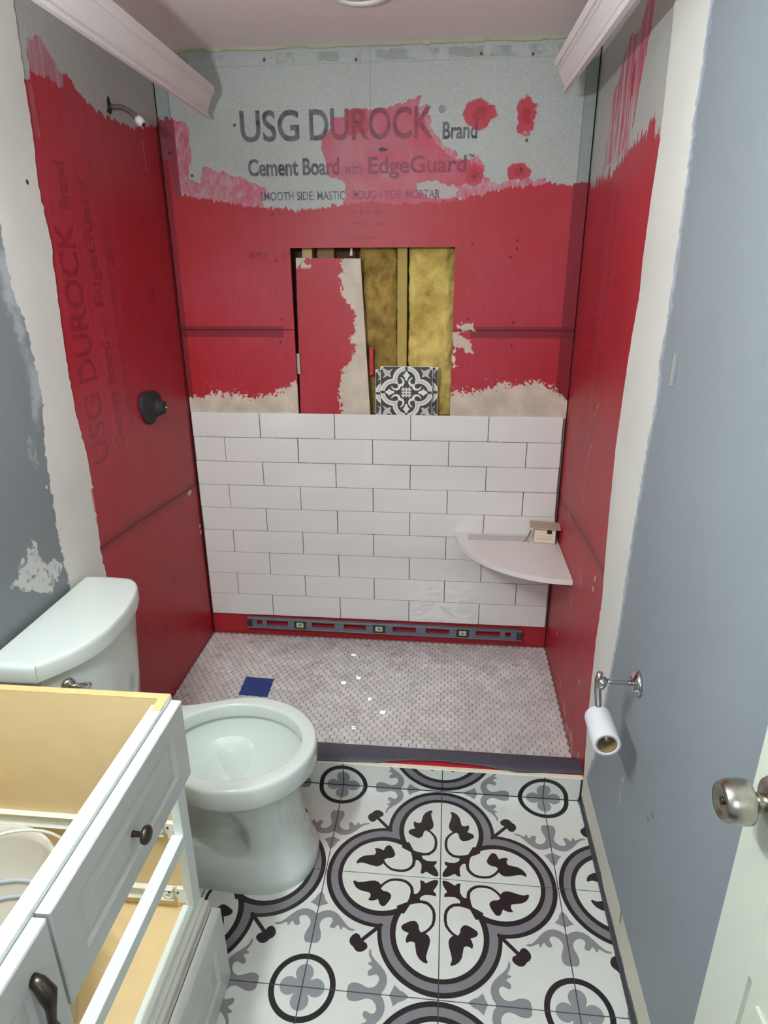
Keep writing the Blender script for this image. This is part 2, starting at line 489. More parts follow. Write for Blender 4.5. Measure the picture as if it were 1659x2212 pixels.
# ------------------------------------------------------------------ paint: patterned floor tile (one quarter of the motif)
def paint_floor_tile(seed):
    N = 512
    u = (np.arange(N) + .5) / N
    U, V = np.meshgrid(u, u)
    a = np.ones((N, N, 3), np.float32) * (np.array((214, 216, 210)) / 255)
    cv = Canvas(0, 1, 0, 1, N, (214, 216, 210), seed)
    BK, GR, RG = (44, 40, 43), (138, 137, 141), (128, 127, 131)

    def ring(r, c=.5):
        return np.minimum(np.hypot(U - c, V), np.hypot(U, V - c)) - r
    aa = 1.2 / N
    sm = lambda d: np.clip(.5 - d / aa, 0, 1)
    cv.put(sm(ring(.494, .495)), BK)
    cv.put(sm(ring(.462, .488)), RG)
    cv.put(sm(ring(.393, .497)), BK)
    cv.put(sm(ring(.348, .505)), (216, 218, 212))
    # the four inner arcs are open towards the centre: clear what the circles left there
    cen = (U + V < .40)
    cv.put(cen * 1.0, (216, 218, 212))
    fleur = [(0.017, 0.025), (0.046, 0.02), (0.077, 0.034), (0.113, 0.063), (0.128, 0.057), (0.145, 0.038), (0.17, 0.035), (0.164, 0.083), (0.165, 0.125), (0.181, 0.157), (0.203, 0.173), (0.218, 0.174), (0.234, 0.152), (0.255, 0.191), (0.253, 0.231), (0.30, 0.30), (0.23, 0.262), (0.179, 0.251), (0.165, 0.22), (0.169, 0.205), (0.155, 0.186), (0.125, 0.169), (0.08, 0.167), (0.036, 0.175), (0.034, 0.159), (0.058, 0.123), (0.035, 0.087), (0.02, 0.055)]
    scroll = [(0.30, 0.34), (0.26, 0.263), (0.241, 0.208), (0.235, 0.152), (0.242, 0.11), (0.266, 0.078), (0.297, 0.056), (0.335, 0.046), (0.384, 0.045), (0.429, 0.054), (0.465, 0.078), (0.493, 0.106), (0.513, 0.142)]
    leaf = [(0.509, 0.104), (0.533, 0.08), (0.562, 0.071), (0.601, 0.076), (0.65, 0.09), (0.694, 0.099), (0.716, 0.095), (0.734, 0.085), (0.747, 0.093), (0.738, 0.122), (0.715, 0.152), (0.68, 0.174), (0.629, 0.184), (0.593, 0.191), (0.583, 0.21), (0.586, 0.233), (0.601, 0.256), (0.573, 0.264), (0.541, 0.256), (0.517, 0.243), (0.507, 0.271), (0.497, 0.292), (0.475, 0.306), (0.453, 0.299), (0.431, 0.266), (0.414, 0.232), (0.408, 0.203), (0.423, 0.18), (0.449, 0.166), (0.477, 0.164), (0.497, 0.151), (0.503, 0.142)]
    bud = [(0.614, 0.595), (0.633, 0.564), (0.654, 0.557), (0.678, 0.568), (0.696, 0.595), (0.699, 0.625), (0.692, 0.649), (0.667, 0.667), (0.649, 0.691), (0.628, 0.703), (0.603, 0.703), (0.575, 0.688), (0.557, 0.665), (0.556, 0.649), (0.575, 0.632), (0.589, 0.621)]
    spike = [(1.01, 0.221), (0.992, 0.221), (0.967, 0.256), (0.961, 0.28), (0.925, 0.323), (0.96, 0.337), (0.999, 0.356), (1.01, .356)]
    arab = [(1.01, 0.412), (0.989, 0.412), (0.961, 0.393), (0.926, 0.382), (0.895, 0.381), (0.862, 0.388), (0.828, 0.408), (0.792, 0.442), (0.755, 0.484), (0.721, 0.514), (0.67, 0.529), (0.687, 0.541), (0.723, 0.537), (0.756, 0.518), (0.775, 0.514), (0.775, 0.53), (0.782, 0.539), (0.793, 0.533), (0.804, 0.508), (0.818, 0.499), (0.826, 0.514), (0.842, 0.531), (0.867, 0.532), (0.879, 0.517), (0.87, 0.494), (0.861, 0.468), (0.872, 0.448), (0.896, 0.44), (0.926, 0.448), (0.953, 0.473), (0.963, 0.507), (0.955, 0.539), (0.939, 0.577), (0.933, 0.614), (0.938, 0.643), (0.957, 0.664), (0.994, 0.666), (1.01, .666)]
    sw = lambda P: [(y, x) for x, y in P]

    def stroke(P, wd0, wd1):
        m = np.zeros((N, N), np.float32)
        k = len(P) - 1
        for i in range(k):
            (x0, y0), (x1, y1) = P[i], P[i + 1]
            d = np.clip(((U - x0) * (x1 - x0) + (V - y0) * (y1 - y0)) / ((x1 - x0) ** 2 + (y1 - y0) ** 2), 0, 1)
            wv = (wd0 + (wd1 - wd0) * (i + d) / k) / 2
            m = np.maximum(m, sm(np.hypot(U - x0 - d * (x1 - x0), V - y0 - d * (y1 - y0)) - wv))
        return m
    for f in (lambda P: P, sw):
        cv.put(cv.poly(f(fleur)), BK)
        cv.put(stroke(f(scroll), .030, .020), BK)
        cv.put(cv.poly(f(leaf)), BK)
        cv.put(cv.poly(f(bud)), BK)
        cv.put(cv.poly(f(spike)), GR)
        cv.put(cv.poly(f(arab)), GR)
    cv.put(stroke([(0.47, 0.47), (0.62, 0.62)], .032, .030), BK)
    d = np.hypot(U - 1, V - 1)
    cv.put(sm(np.abs(d - .226) - .021), BK)
    fl = np.minimum.reduce([np.hypot(U - .9, V - 1), np.hypot(U - 1, V - .9)]) - .067
    fl = np.minimum(fl, np.maximum(np.abs(U - 1), np.abs(V - 1)) - .055)
    cv.put(sm(fl), (142, 144, 148))
    cv.a *= (.975 + .05 * noise2(N, N, 60, seed)[..., None])
    return cv.a


def paint_deco_tile():
    N = 384
    x = (np.arange(N) + .5) / N * 2 - 1
    X, Y = np.meshgrid(x, x)
    X, Y = np.abs(X), np.abs(Y)
    cv = Canvas(-1, 1, -1, 1, N / 2, (70, 68, 66), 5)
    LT, WH, SH = (226, 222, 214), (232, 229, 223), (186, 184, 178)
    aa = 3.0 / N
    sm = lambda d: np.clip(.5 - d / aa, 0, 1)
    two = lambda r, c=.49: np.minimum(np.hypot(X - c, Y), np.hypot(X, Y - c)) - r
    DK = (70, 68, 66)
    # corner arcs and leaves
    cv.put(sm(np.abs(np.hypot(X - 1.25, Y - 1.25) - .42) - .05), WH)
    d1 = np.abs(X - Y)
    r = (X + Y) / 2
    leaf = sm(d1 - .16 * np.clip(1 - np.abs(r - .76) / .20, 0, 1)) * (r > .60)
    for (px, py), (qx, qy) in (((.72, .72), (.90, .55)), ((.72, .72), (.55, .90)), ((.72, .72), (.95, .95))):
        t = np.clip(((X - px) * (qx - px) + (Y - py) * (qy - py)) / ((qx - px) ** 2 + (qy - py) ** 2), 0, 1)
        leaf = np.maximum(leaf, sm(np.hypot(X - px - t * (qx - px), Y - py - t * (qy - py)) - .07 * (1 - t * .85)))
    cv.put(leaf, (196, 192, 184))
    cv.put(sm(two(.53)), LT)
    cv.put(sm(np.abs(two(.425)) - .022), SH)
    cv.put(sm(two(.345)), DK)
    # bars from the ring to the edge
    cv.put(((Y < .045) & (X > .80)) | ((X < .045) & (Y > .80)), DK)
    # lily shapes at the four points, scrolls, centre
    def tri(P, Q=None):
        for PP in (P, [(b, a) for a, b in P]):
            inside = np.zeros((N, N), bool)
            for i in range(len(PP)):
                (x1, y1), (x2, y2) = PP[i], PP[(i + 1) % len(PP)]
                if y1 != y2:
                    c = (Y > y1) != (Y > y2)
                    inside ^= c & (X < (x2 - x1) * (Y - y1) / (y2 - y1) + x1)
            cv.put(inside * 1.0, WH)
    tri([(-.01, .46), (.03, .46), (.07, .58), (.14, .67), (.08, .71), (.03, .81), (-.01, .81)])

    def stroke(P, w0, w1, col):
        for PP in (P, [(b, a) for a, b in P]):
            k = len(PP) - 1
            for i in range(k):
                (x0, y0), (x1, y1) = PP[i], PP[i + 1]
                t = np.clip(((X - x0) * (x1 - x0) + (Y - y0) * (y1 - y0)) / ((x1 - x0) ** 2 + (y1 - y0) ** 2), 0, 1)
                wv = w0 + (w1 - w0) * (i + t) / k
                cv.put(sm(np.hypot(X - x0 - t * (x1 - x0), Y - y0 - t * (y1 - y0)) - wv), col)
    stroke([(.26, .27), (.16, .29), (.11, .37), (.12, .47), (.17, .53), (.22, .57)], .055, .02, WH)
    cv.put(sm(np.maximum(X, Y) - .215), DK)
    for px, py in ((.115, .115),):
        cv.put(sm(np.maximum(np.abs(X - px), np.abs(Y - py)) - .075) * (np.abs(np.abs(X - px) - np.abs(Y - py)) > .022), WH)
        cv.put(sm(np.hypot(X - px, Y - py) - .04), WH)
    cv.put(((X < .028) & (Y < .19)) | ((Y < .028) & (X < .19)), WH)
    cv.put((np.maximum(X, Y) > .985) * 1.0, WH)
    return cv.a


# ------------------------------------------------------------------ helpers: meshes
def finish(name, bm, m, parent=None, smooth=False, mats=None):
    me = bpy.data.meshes.new(name)
    bm.normal_update()
    bm.to_mesh(me)
    bm.free()
    for x in (mats or [m]):
        me.materials.append(x)
    if smooth:
        for p in me.polygons:
            p.use_smooth = True
    o = bpy.data.objects.new(name, me)
    COL.objects.link(o)
    if parent:
        o.parent = parent
    return o


def tag(o, label=None, cat=None, group=None, kind=None):
    if label:
        o['label'] = label
    if cat:
        o['category'] = cat
    if group:
        o['group'] = group
    if kind:
        o['kind'] = kind
    return o


def thing(name, label, cat, loc=(0, 0, 0), rot=(0, 0, 0), group=None):
    o = bpy.data.objects.new(name, None)
    o.empty_display_size = .05
    COL.objects.link(o)
    o.location = loc
    o.rotation_euler = rot
    return tag(o, label, cat, group)


def add_box(bm, x0, x1, y0, y1, z0, z1, bevel=0.0, seg=2, mi=0):
    vs = [bm.verts.new(p) for p in ((x0, y0, z0), (x1, y0, z0), (x1, y1, z0), (x0, y1, z0), (x0, y0, z1), (x1, y0, z1), (x1, y1, z1), (x0, y1, z1))]
    fs = [bm.faces.new([vs[i] for i in f]) for f in ((3, 2, 1, 0), (4, 5, 6, 7), (0, 1, 5, 4), (1, 2, 6, 5), (2, 3, 7, 6), (3, 0, 4, 7))]
    for f in fs:
        f.material_index = mi
    if bevel:
        bmesh.ops.bevel(bm, geom=list({e for f in fs for e in f.edges}), offset=bevel, segments=seg, affect='EDGES', clamp_overlap=True)
    return fs


def box(name, x0, x1, y0, y1, z0, z1, m, parent=None, bevel=0.0, seg=2):
    bm = bmesh.new()
    add_box(bm, x0, x1, y0, y1, z0, z1, bevel, seg)
    return finish(name, bm, m, parent)


def add_tube(bm, pts, r, n=12, caps=True):
    """Round tube along points; r a number or a list."""
    P = [Vector(p) for p in pts]
    R = r if isinstance(r, (list, tuple)) else [r] * len(P)
    rings = []
    prev = None
    for i, p in enumerate(P):
        d = (P[min(i + 1, len(P) - 1)] - P[max(i - 1, 0)]).normalized()
        ref = prev if prev is not None else (Vector((0, 0, 1)) if abs(d.z) < .9 else Vector((1, 0, 0)))
        a = (ref - d * ref.dot(d)).normalized()
        b = d.cross(a)
        prev = a
        rings.append([bm.verts.new(p + (a * math.cos(t) + b * math.sin(t)) * R[i]) for t in (2 * math.pi * k / n for k in range(n))])
    for A, B in zip(rings, rings[1:]):
        for k in range(n):
            bm.faces.new((A[k], A[(k + 1) % n], B[(k + 1) % n], B[k]))
    if caps:
        bm.faces.new(rings[0][::-1])
        bm.faces.new(rings[-1])
    return rings


def add_lathe(bm, prof, origin, axis, n=32, close=False):
    """Profile of (radius, height) pairs turned about an axis through origin."""
    o = Vector(origin)
    d = Vector(axis).normalized()
    ref = Vector((0, 0, 1)) if abs(d.z) < .9 else Vector((1, 0, 0))
    a = (ref - d * ref.dot(d)).normalized()
    b = d.cross(a)
    rings = []
    for r, h in prof:
        rings.append([bm.verts.new(o + d * h + (a * math.cos(t) + b * math.sin(t)) * max(r, 1e-5)) for t in (2 * math.pi * k / n for k in range(n))])
    for A, B in zip(rings, rings[1:]):
        for k in range(n):
            bm.faces.new((A[k], A[(k + 1) % n], B[(k + 1) % n], B[k]))
    if close:
        for k in range(n):
            bm.faces.new((rings[-1][k], rings[-1][(k + 1) % n], rings[0][(k + 1) % n], rings[0][k]))
    else:
        if prof[0][0] > 0:
            bm.faces.new(rings[0][::-1])
        if prof[-1][0] > 0:
            bm.faces.new(rings[-1])
    return rings


def lathe(name, prof, origin, axis, m, parent=None, n=32, close=False, smooth=True):
    bm = bmesh.new()
    add_lathe(bm, prof, origin, axis, n, close)
    bmesh.ops.recalc_face_normals(bm, faces=bm.faces)
    o = finish(name, bm, m, parent, smooth)
    return o


def auto_smooth(o, deg=35):
    me = o.data
    for p in me.polygons:
        p.use_smooth = True
    bm = bmesh.new()
    bm.from_mesh(me)
    for e in bm.edges:
        if len(e.link_faces) == 2 and e.calc_face_angle(0) > math.radians(deg):
            e.smooth = False
    bm.to_mesh(me)
    bm.free()
    return o


def slab(name, pts, place, depth, m, parent=None, uv=None, bevel=0.0):
    """Polygon pts (s,t) set by place(s,t,d) with thickness depth (d from 0 front to depth back)."""
    bm = bmesh.new()
    F = [bm.verts.new(place(s, t, 0)) for s, t in pts]
    B = [bm.verts.new(place(s, t, depth)) for s, t in pts]
    n = len(pts)
    f = bm.faces.new(F)
    bm.faces.new(B[::-1])
    for i in range(n):
        bm.faces.new((F[(i + 1) % n], F[i], B[i], B[(i + 1) % n]))
    bmesh.ops.recalc_face_normals(bm, faces=bm.faces)
    if uv:
        s0, s1, t0, t1 = uv
        lay = bm.loops.layers.uv.new('UVMap')
        key = {}
        for (s, t), a, b in zip(pts, F, B):
            key[a] = key[b] = ((s - s0) / (s1 - s0), (t - t0) / (t1 - t0))
        for fc in bm.faces:
            for l in fc.loops:
                l[lay].uv = key[l.vert]
    if bevel:
        bmesh.ops.bevel(bm, geom=list(bm.edges), offset=bevel, segments=1, affect='EDGES')
    return finish(name, bm, m, parent)


def loft(bm, secs, cap_top=True, cap_bot=True):
    rings = [[bm.verts.new(p) for p in s] for s in secs]
    n = len(rings[0])
    for A, B in zip(rings, rings[1:]):
        for k in range(n):
            bm.faces.new((A[k], A[(k + 1) % n], B[(k + 1) % n], B[k]))
    if cap_bot:
        bm.faces.new(rings[0][::-1])
    if cap_top:
        bm.faces.new(rings[-1])
    return rings


# ------------------------------------------------------------------ materials
M = {}
M['ceiling'] = mat('ceiling_paint', (230, 222, 219), .8, bump=.15, scale=90, vary=.02)
M['wood_dark'] = mat('stud_wood', (150, 118, 70), .8, vary=.15, scale=30)
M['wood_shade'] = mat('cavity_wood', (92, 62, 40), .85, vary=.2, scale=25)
M['grout'] = mat('floor_grout', (74, 78, 82), .9)
M['mortar'] = mat('mortar_bed', (178, 172, 162), .9, bump=.5, scale=120, vary=.08)
M['wtile'] = mat('white_wall_tile', (228, 225, 221), .02, bump=.006, scale=9, coat=1.0)
M['slate'] = mat('curb_liner', (74, 72, 84), .45, bump=.3, scale=60, vary=.12)
M['redcurb'] = mat('curb_membrane', (186, 30, 40), .5, bump=.3, scale=80, vary=.12)
M['tile_edge'] = mat('tile_raw_edge', (222, 214, 192), .7, vary=.06)
M['porcelain'] = mat('white_porcelain', (212, 219, 213), .10)
M['whitelam'] = mat('white_laminate', (226, 234, 230), .32)
M['whitelam2'] = mat('white_drawer_front', (204, 206, 203), .30)
M['plastic_w'] = mat('white_slide_enamel', (228, 230, 218), .35)
M['beige'] = mat('beige_chipboard', (226, 200, 150), .6, vary=.04, scale=14)
M['beige_raw'] = mat('raw_chipboard_edge', (222, 188, 128), .9, bump=.5, scale=260, vary=.10)
M['dust'] = mat('dusty_moulding', (222, 222, 212), .6, bump=.15, scale=200, vary=.05)
M['pewter'] = mat('dark_pewter', (84, 76, 66), .35, metal=.9)
M['chrome'] = mat('chrome', (200, 200, 200), .12, metal=1.0)
M['nickel'] = mat('satin_nickel', (176, 170, 160), .28, metal=1.0)
M['door'] = mat('cream_door_paint', (208, 214, 198), .45, bump=.04, scale=60)
M['crown'] = mat('white_crown_paint', (228, 222, 220), .5)
M['crown_end'] = mat('raw_crown_end', (196, 178, 150), .8, vary=.1)
M['blue_tape'] = mat('blue_painters_tape', (38, 62, 130), .6, bump=.2, scale=120, vary=.08)
M['level'] = mat('grey_level_body', (118, 122, 132), .4, metal=.35, vary=.12, scale=60)
M['level_end'] = mat('dark_level_end', (50, 50, 58), .5)
M['vial'] = mat('vial_block', (206, 200, 168), .25)
M['black'] = mat('black_plastic', (40, 36, 40), .75, bump=.2, scale=80)
M['brass'] = mat('brass_stem', (180, 150, 90), .35, metal=.9)
M['pipe'] = mat('dull_pipe', (120, 112, 112), .35, metal=.7)
M['plug'] = mat('white_plug', (224, 214, 212), .5)
M['hole'] = mat('dark_hole', (36, 38, 40), .9)
M['paper'] = mat('white_tissue', (226, 226, 230), .85)
M['card'] = mat('brown_cardboard', (140, 118, 84), .85)
M['box'] = mat('kraft_box', (192, 168, 146), .8, vary=.05)
M['boxlabel'] = mat('box_label', (222, 208, 186), .8)
M['ink'] = mat('black_ink', (26, 24, 26), .7)
M['inkgrey'] = mat('grey_ink', (170, 156, 132), .8)
M['shelf'] = mat('white_stone_shelf', (228, 222, 219), .22)
M['clear'] = mat('clear_bag', (228, 222, 222), .12, alpha=.32)
M['stick'] = mat('brown_stick', (168, 132, 104), .7)
M['staple'] = mat('zinc_plate', (178, 182, 180), .4, metal=.5)
M['bolt'] = mat('closet_bolt', (222, 222, 218), .4)
M['bucket'] = mat('milky_bucket', (226, 222, 208), .35, alpha=.72)
M['bucket_blue'] = mat('bucket_print', (192, 199, 216), .4)
M['rubble'] = mat('yellow_grit', (196, 160, 80), .9, bump=.8, scale=120, vary=.3)
M['rag'] = mat('crumpled_film', (190, 202, 216), .35, alpha=.8)
M['seal'] = mat('white_shard', (228, 222, 220), .5)
M['bulb'] = bpy.data.materials.new('lit_bulb')
M['bulb'].use_nodes = True
_nt = M['bulb'].node_tree
_nt.nodes.clear()
_e = _nt.nodes.new('ShaderNodeEmission')
_e.inputs[0].default_value = (0.90, 0.985, 0.99, 1)
_e.inputs[1].default_value = BULB
_o = _nt.nodes.new('ShaderNodeOutputMaterial')
_nt.links.new(_e.outputs[0], _o.inputs[0])


def wool(name, c0, c1):
    m = mat(name, c0, .95, bump=1.0, scale=50)
    nt = m.node_tree
    n = nt.nodes.new('ShaderNodeTexNoise')
    n.inputs['Scale'].default_value = 8
    n.inputs['Detail'].default_value = 8
    n.inputs['Roughness'].default_value = .65
    tc = nt.nodes.new('ShaderNodeTexCoord')
    nt.links.new(tc.outputs['Object'], n.inputs['Vector'])
    r = nt.nodes.new('ShaderNodeValToRGB')
    r.color_ramp.elements[0].position = .36
    r.color_ramp.elements[0].color = rgb(*c1)
    r.color_ramp.elements[1].position = .62
    r.color_ramp.elements[1].color = rgb(*c0)
    nt.links.new(n.outputs['Fac'], r.inputs[0])
    nt.links.new(r.outputs[0], nt.nodes['Principled BSDF'].inputs['Base Color'])
    return m


M['wool'] = wool('yellow_glass_wool', (224, 198, 114), (172, 140, 66))
M['wool_brown'] = wool('brown_glass_wool', (176, 146, 74), (112, 82, 36))


def mosaic_mat(name, island):
    m = mat(name, (200, 196, 192), .035, spec=.8, coat=1.0)
    nt = m.node_tree
    src = nt.nodes.new('ShaderNodeNewGeometry') if island else nt.nodes.new('ShaderNodeObjectInfo')
    r = nt.nodes.new('ShaderNodeValToRGB')
    cr = r.color_ramp
    cr.elements[0].position, cr.elements[0].color = 0.0, rgb(206, 203, 202)
    cr.elements[1].position, cr.elements[1].color = 1.0, rgb(230, 226, 221)
    for p, c in ((.10, (213, 210, 209)), (.30, (222, 219, 216)), (.55, (226, 222, 218)), (.78, (221, 216, 212))):
        e = cr.elements.new(p)
        e.color = rgb(*c)
    nt.links.new(src.outputs['Random Per Island' if island else 'Random'], r.inputs[0])
    tc = nt.nodes.new('ShaderNodeNewGeometry')
    n = nt.nodes.new('ShaderNodeTexNoise')
    n.inputs['Scale'].default_value = 9
    n.inputs['Detail'].default_value = 8
    nt.links.new(tc.outputs['Position'], n.inputs['Vector'])
    mx = nt.nodes.new('ShaderNodeMix')
    mx.data_type = 'RGBA'
    mx.blend_type = 'MULTIPLY'
    mx.inputs[0].default_value = .30
    r2 = nt.nodes.new('ShaderNodeValToRGB')
    r2.color_ramp.elements[0].position, r2.color_ramp.elements[0].color = .38, rgb(196, 188, 186)
    r2.color_ramp.elements[1].position, r2.color_ramp.elements[1].color = .60, (1, 1, 1, 1)
    nt.links.new(n.outputs['Fac'], r2.inputs[0])
    nt.links.new(r.outputs[0], mx.inputs[6])
    nt.links.new(r2.outputs[0], mx.inputs[7])
    nt.links.new(mx.outputs[2], nt.nodes['Principled BSDF'].inputs['Base Color'])
    return m


M['mos'] = mosaic_mat('marble_mosaic', False)
M['mos_i'] = mosaic_mat('marble_mosaic_field', True)
M['mos_grout'] = mat('mosaic_grout', (122, 118, 117), .9)

M['back'] = mat_img('back_wall_boards', paint_back(), .42, bump=.12, scale=260, spec=.35)
M['left'] = mat_img('left_alcove_boards', paint_left(), .42, bump=.12, scale=260, spec=.35)
M['right'] = mat_img('right_alcove_boards', paint_right(), .42, bump=.12, scale=260, spec=.35)
M['roomL'] = mat_img('left_room_paint', paint_room('left'), .55, bump=.10, scale=160)
M['roomR'] = mat_img('right_room_paint', paint_room('right'), .55, bump=.06, scale=160)
M['ftile'] = mat_img('patterned_floor_tile', paint_floor_tile(3), .22)
M['deco'] = mat_img('patterned_small_tile', paint_deco_tile(), .3)
M['board_edge'] = mat('cement_board_edge', (186, 178, 166), .9, bump=.5, scale=200)
M['drywall_edge'] = mat('drywall_edge', (176, 172, 148), .9, bump=.4, scale=200)
M['bluewall'] = mat('blue_grey_wall', (132, 143, 154), .6)

# ------------------------------------------------------------------ setting
YB = 0.0088        # face of the cement board on the back wall (tile faces lie at y = 0)
BT = 0.012
NX0, NX1, NZ0, NZ1 = 0.448, 1.053, 1.030, 1.657

# back wall: framing body with the open cavity, two cement boards, the tiles
bm = bmesh.new()
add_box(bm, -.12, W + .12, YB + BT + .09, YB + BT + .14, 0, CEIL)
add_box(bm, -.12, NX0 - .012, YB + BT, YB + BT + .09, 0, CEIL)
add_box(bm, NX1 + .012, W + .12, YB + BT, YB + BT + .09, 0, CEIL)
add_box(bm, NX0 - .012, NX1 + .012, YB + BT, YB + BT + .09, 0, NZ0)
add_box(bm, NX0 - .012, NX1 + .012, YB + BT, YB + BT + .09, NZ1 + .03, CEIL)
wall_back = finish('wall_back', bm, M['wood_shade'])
tag(wall_back, 'back wall of the shower alcove, red coated cement board with white tiles below', kind='structure')
pb = lambda s, t, d: (s, YB + d, t)
SEAM = 1.3655
up_pts = [(0, SEAM + .0008), (NX0, SEAM + .0008), (NX0, NZ1), (NX1, NZ1), (NX1, SEAM + .0008), (W, SEAM + .0008), (W, CEIL), (0, CEIL)]
lo_pts = [(0, .0), (W, .0), (W, SEAM - .0008), (NX1, SEAM - .0008), (NX1, NZ0), (NX0, NZ0), (NX0, SEAM - .0008), (0, SEAM - .0008)]
o = slab('cement_board', up_pts, pb, BT, M['back'], wall_back, (0, W, 0, CEIL))
tag(o, 'upper cement board, printed and half coated in red')
o = slab('cement_board', lo_pts, pb, BT, M['back'], wall_back, (0, W, 0, CEIL))
tag(o, 'lower cement board, coated red behind the white tiles')

P_, R_ = 0.3064, 0.1032
X0J, ZT = 0.2868, 1.0422
XL, XR = 0.0045, 1.4945
bmx = bmesh.new()     # small spacer lugs left in the joints
for r in range(9):
    z1 = ZT - r * R_
    z0 = z1 - .1013
    off = 0 if r % 2 == 0 else -.5
    xs = [X0J + (k + off) * P_ for k in range(-2, 7)]
    xs = [XL + random.uniform(-.001, .001)] + [x for x in xs if XL + .02 < x < XR - .02] + [XR + random.uniform(-.002, .002) - (.003 if r < 4 else 0)]
    for a, b in zip(xs, xs[1:]):
        bm = bmesh.new()
        j = .0013
        add_box(bm, a + (j if a > XL + .01 else 0), b - (j if b < XR - .01 else 0), 0, YB - .0004, z0, z1, .0012, 1)
        t = finish('wall_tile', bm, M['wtile'], wall_back)
        t.rotation_euler = (random.uniform(-.0012, .0012), 0, 0)
        t.location.y = -t.rotation_euler.x * z0
        if r < 8:
            for q in (.18, .82):
                sx = a + (b - a) * q + random.uniform(-.006, .006)
                add_box(bmx, sx - .0035, sx + .0035, .0006, .008, z0 - .0042, z0 + .0005, .001, 1)
lugs = finish('tile_spacers', bmx, M['wtile'], wall_back)
tag(lugs, kind='stuff')

# side walls
BX = .0040   # boards sit this far behind the face of the skim coat
wall_left = box('wall_left', -.12, -.0165, -2.76, .12, 0, CEIL, M['wood_shade'])
tag(wall_left, 'left wall, red coated board in the shower and blue grey paint darkened for shade in the room', kind='structure')
wall_right = box('wall_right', W + .0165, W + .12, -2.76, .12, 0, CEIL, M['wood_shade'])
tag(wall_right, 'right wall, red coated board in the shower and blue grey paint in the room', kind='structure')
pl = lambda s, t, d: (-BX - d, s, t)
pr = lambda s, t, d: (W + BX + d, s, t)
sl = [(-0.86, .7862), (-0.775, 0.786), (-0.546, 0.775), (-0.065, 0.736), (YB, .735)]
o = slab('cement_board', [(-.86, 0), (YB, 0)] + [(s, t - .0008) for s, t in sl[::-1]], pl, BT, M['left'], wall_left, (-.86, .02, 0, CEIL))
o = slab('cement_board', [(s, t + .0008) for s, t in sl] + [(YB, CEIL), (-.86, CEIL)], pl, BT, M['left'], wall_left, (-.86, .02, 0, CEIL))
sr = [(-0.9, .775), (-0.809, 0.77), (-0.381, 0.748), (YB, 0.718)]
o = slab('cement_board', [(-.9, 0), (YB, 0)] + [(s, t - .0008) for s, t in sr[::-1]], pr, BT, M['right'], wall_right, (-.9, .02, 0, CEIL))
o = slab('cement_board', [(s, t + .0008) for s, t in sr] + [(YB, CEIL), (-.9, CEIL)], pr, BT, M['right'], wall_right, (-.9, .02, 0, CEIL))


def ragged(pts, amp, step=.012):
    """Densify a line (s by t) and shake it."""
    pts = sorted(pts, key=lambda q: q[1])
    t = np.arange(pts[0][1], pts[-1][1], step)
    s = np.interp(t, [q[1] for q in pts], [q[0] for q in pts])
    n = [mnoise.noise(Vector((k * 3.1, amp * 1000, 0))) * amp + mnoise.noise(Vector((k * .7, amp * 3000, 5))) * amp for k in range(len(t))]
    return [(float(a + b), float(c)) for a, b, c in zip(s, n, t)] + [(pts[-1][0], pts[-1][1])]


le = [(-.770, CEIL), (-0.772, 2.182), (-0.778, 2.062), (-0.786, 1.90), (-0.800, 1.788), (-0.787, 1.66), (-0.800, 1.524), (-0.812, 1.332), (-0.810, 1.203), (-0.792, 1.101), (-0.790, 0.944), (-0.806, 0.773), (-0.796, 0.685), (-0.79, 0.253), (-.79, 0)]
re_ = [(-.780, CEIL), (-0.789, 2.124), (-0.800, 2.068), (-0.806, 1.976), (-0.815, 1.857), (-0.803, 1.727), (-0.797, 1.606), (-0.808, 1.522), (-0.788, 1.432), (-0.776, 1.314), (-0.765, 1.137), (-0.778, 0.982), (-0.799, 0.824), (-0.822, 0.696), (-0.812, 0.557), (-0.825, 0.372), (-0.835, 0.272), (-0.868, 0.112), (-.868, 0)]
eL = ragged(le, .005)
eR = ragged(re_, .004)
for pts, place, mm, par in ((eL, lambda s, t, d: (-d, s, t), M['roomL'], wall_left), (eR, lambda s, t, d: (W + d, s, t), M['roomR'], wall_right)):
    slab('drywall_panel', [(-2.70, 0)] + pts + [(-2.70, CEIL)], place, BX - .0002, mm, par, (-2.70, -.70, 0, CEIL))
# exposed paper edge of the plasterboard
for pts, sgn, x, par in ((eL, -1, 0.0, wall_left), (eR, 1, W, wall_right)):
    bm = bmesh.new()
    A = [bm.verts.new((x + sgn * .0003, s - .001, t)) for s, t in pts]
    B = [bm.verts.new((x + sgn * (BX - .0002), s + .0022 + .0022 * mnoise.noise(Vector((t * 31, x * 9, 0))), t)) for s, t in pts]
    C = [bm.verts.new((x + sgn * (BX - .0002), s - .004, t)) for s, t in pts]
    for i in range(len(pts) - 1):
        bm.faces.new((A[i], A[i + 1], B[i + 1], B[i]))
        bm.faces.new((B[i], B[i + 1], C[i + 1], C[i]))
    finish('plasterboard_edge', bm, M['drywall_edge'], par)

# front wall with the open doorway behind the camera, ceiling
bm = bmesh.new()
add_box(bm, -.02, .72, -2.76, -2.66, 0, CEIL)
add_box(bm, .72, 1.52, -2.76, -2.66, 2.06, CEIL)
tag(finish('wall_front', bm, M['bluewall']), 'wall with the doorway behind the camera', kind='structure')
ceiling = box('ceiling', -.12, W + .12, -2.76, .12, CEIL, CEIL + .05, M['ceiling'])
tag(ceiling, 'pinkish white painted ceiling', kind='structure')
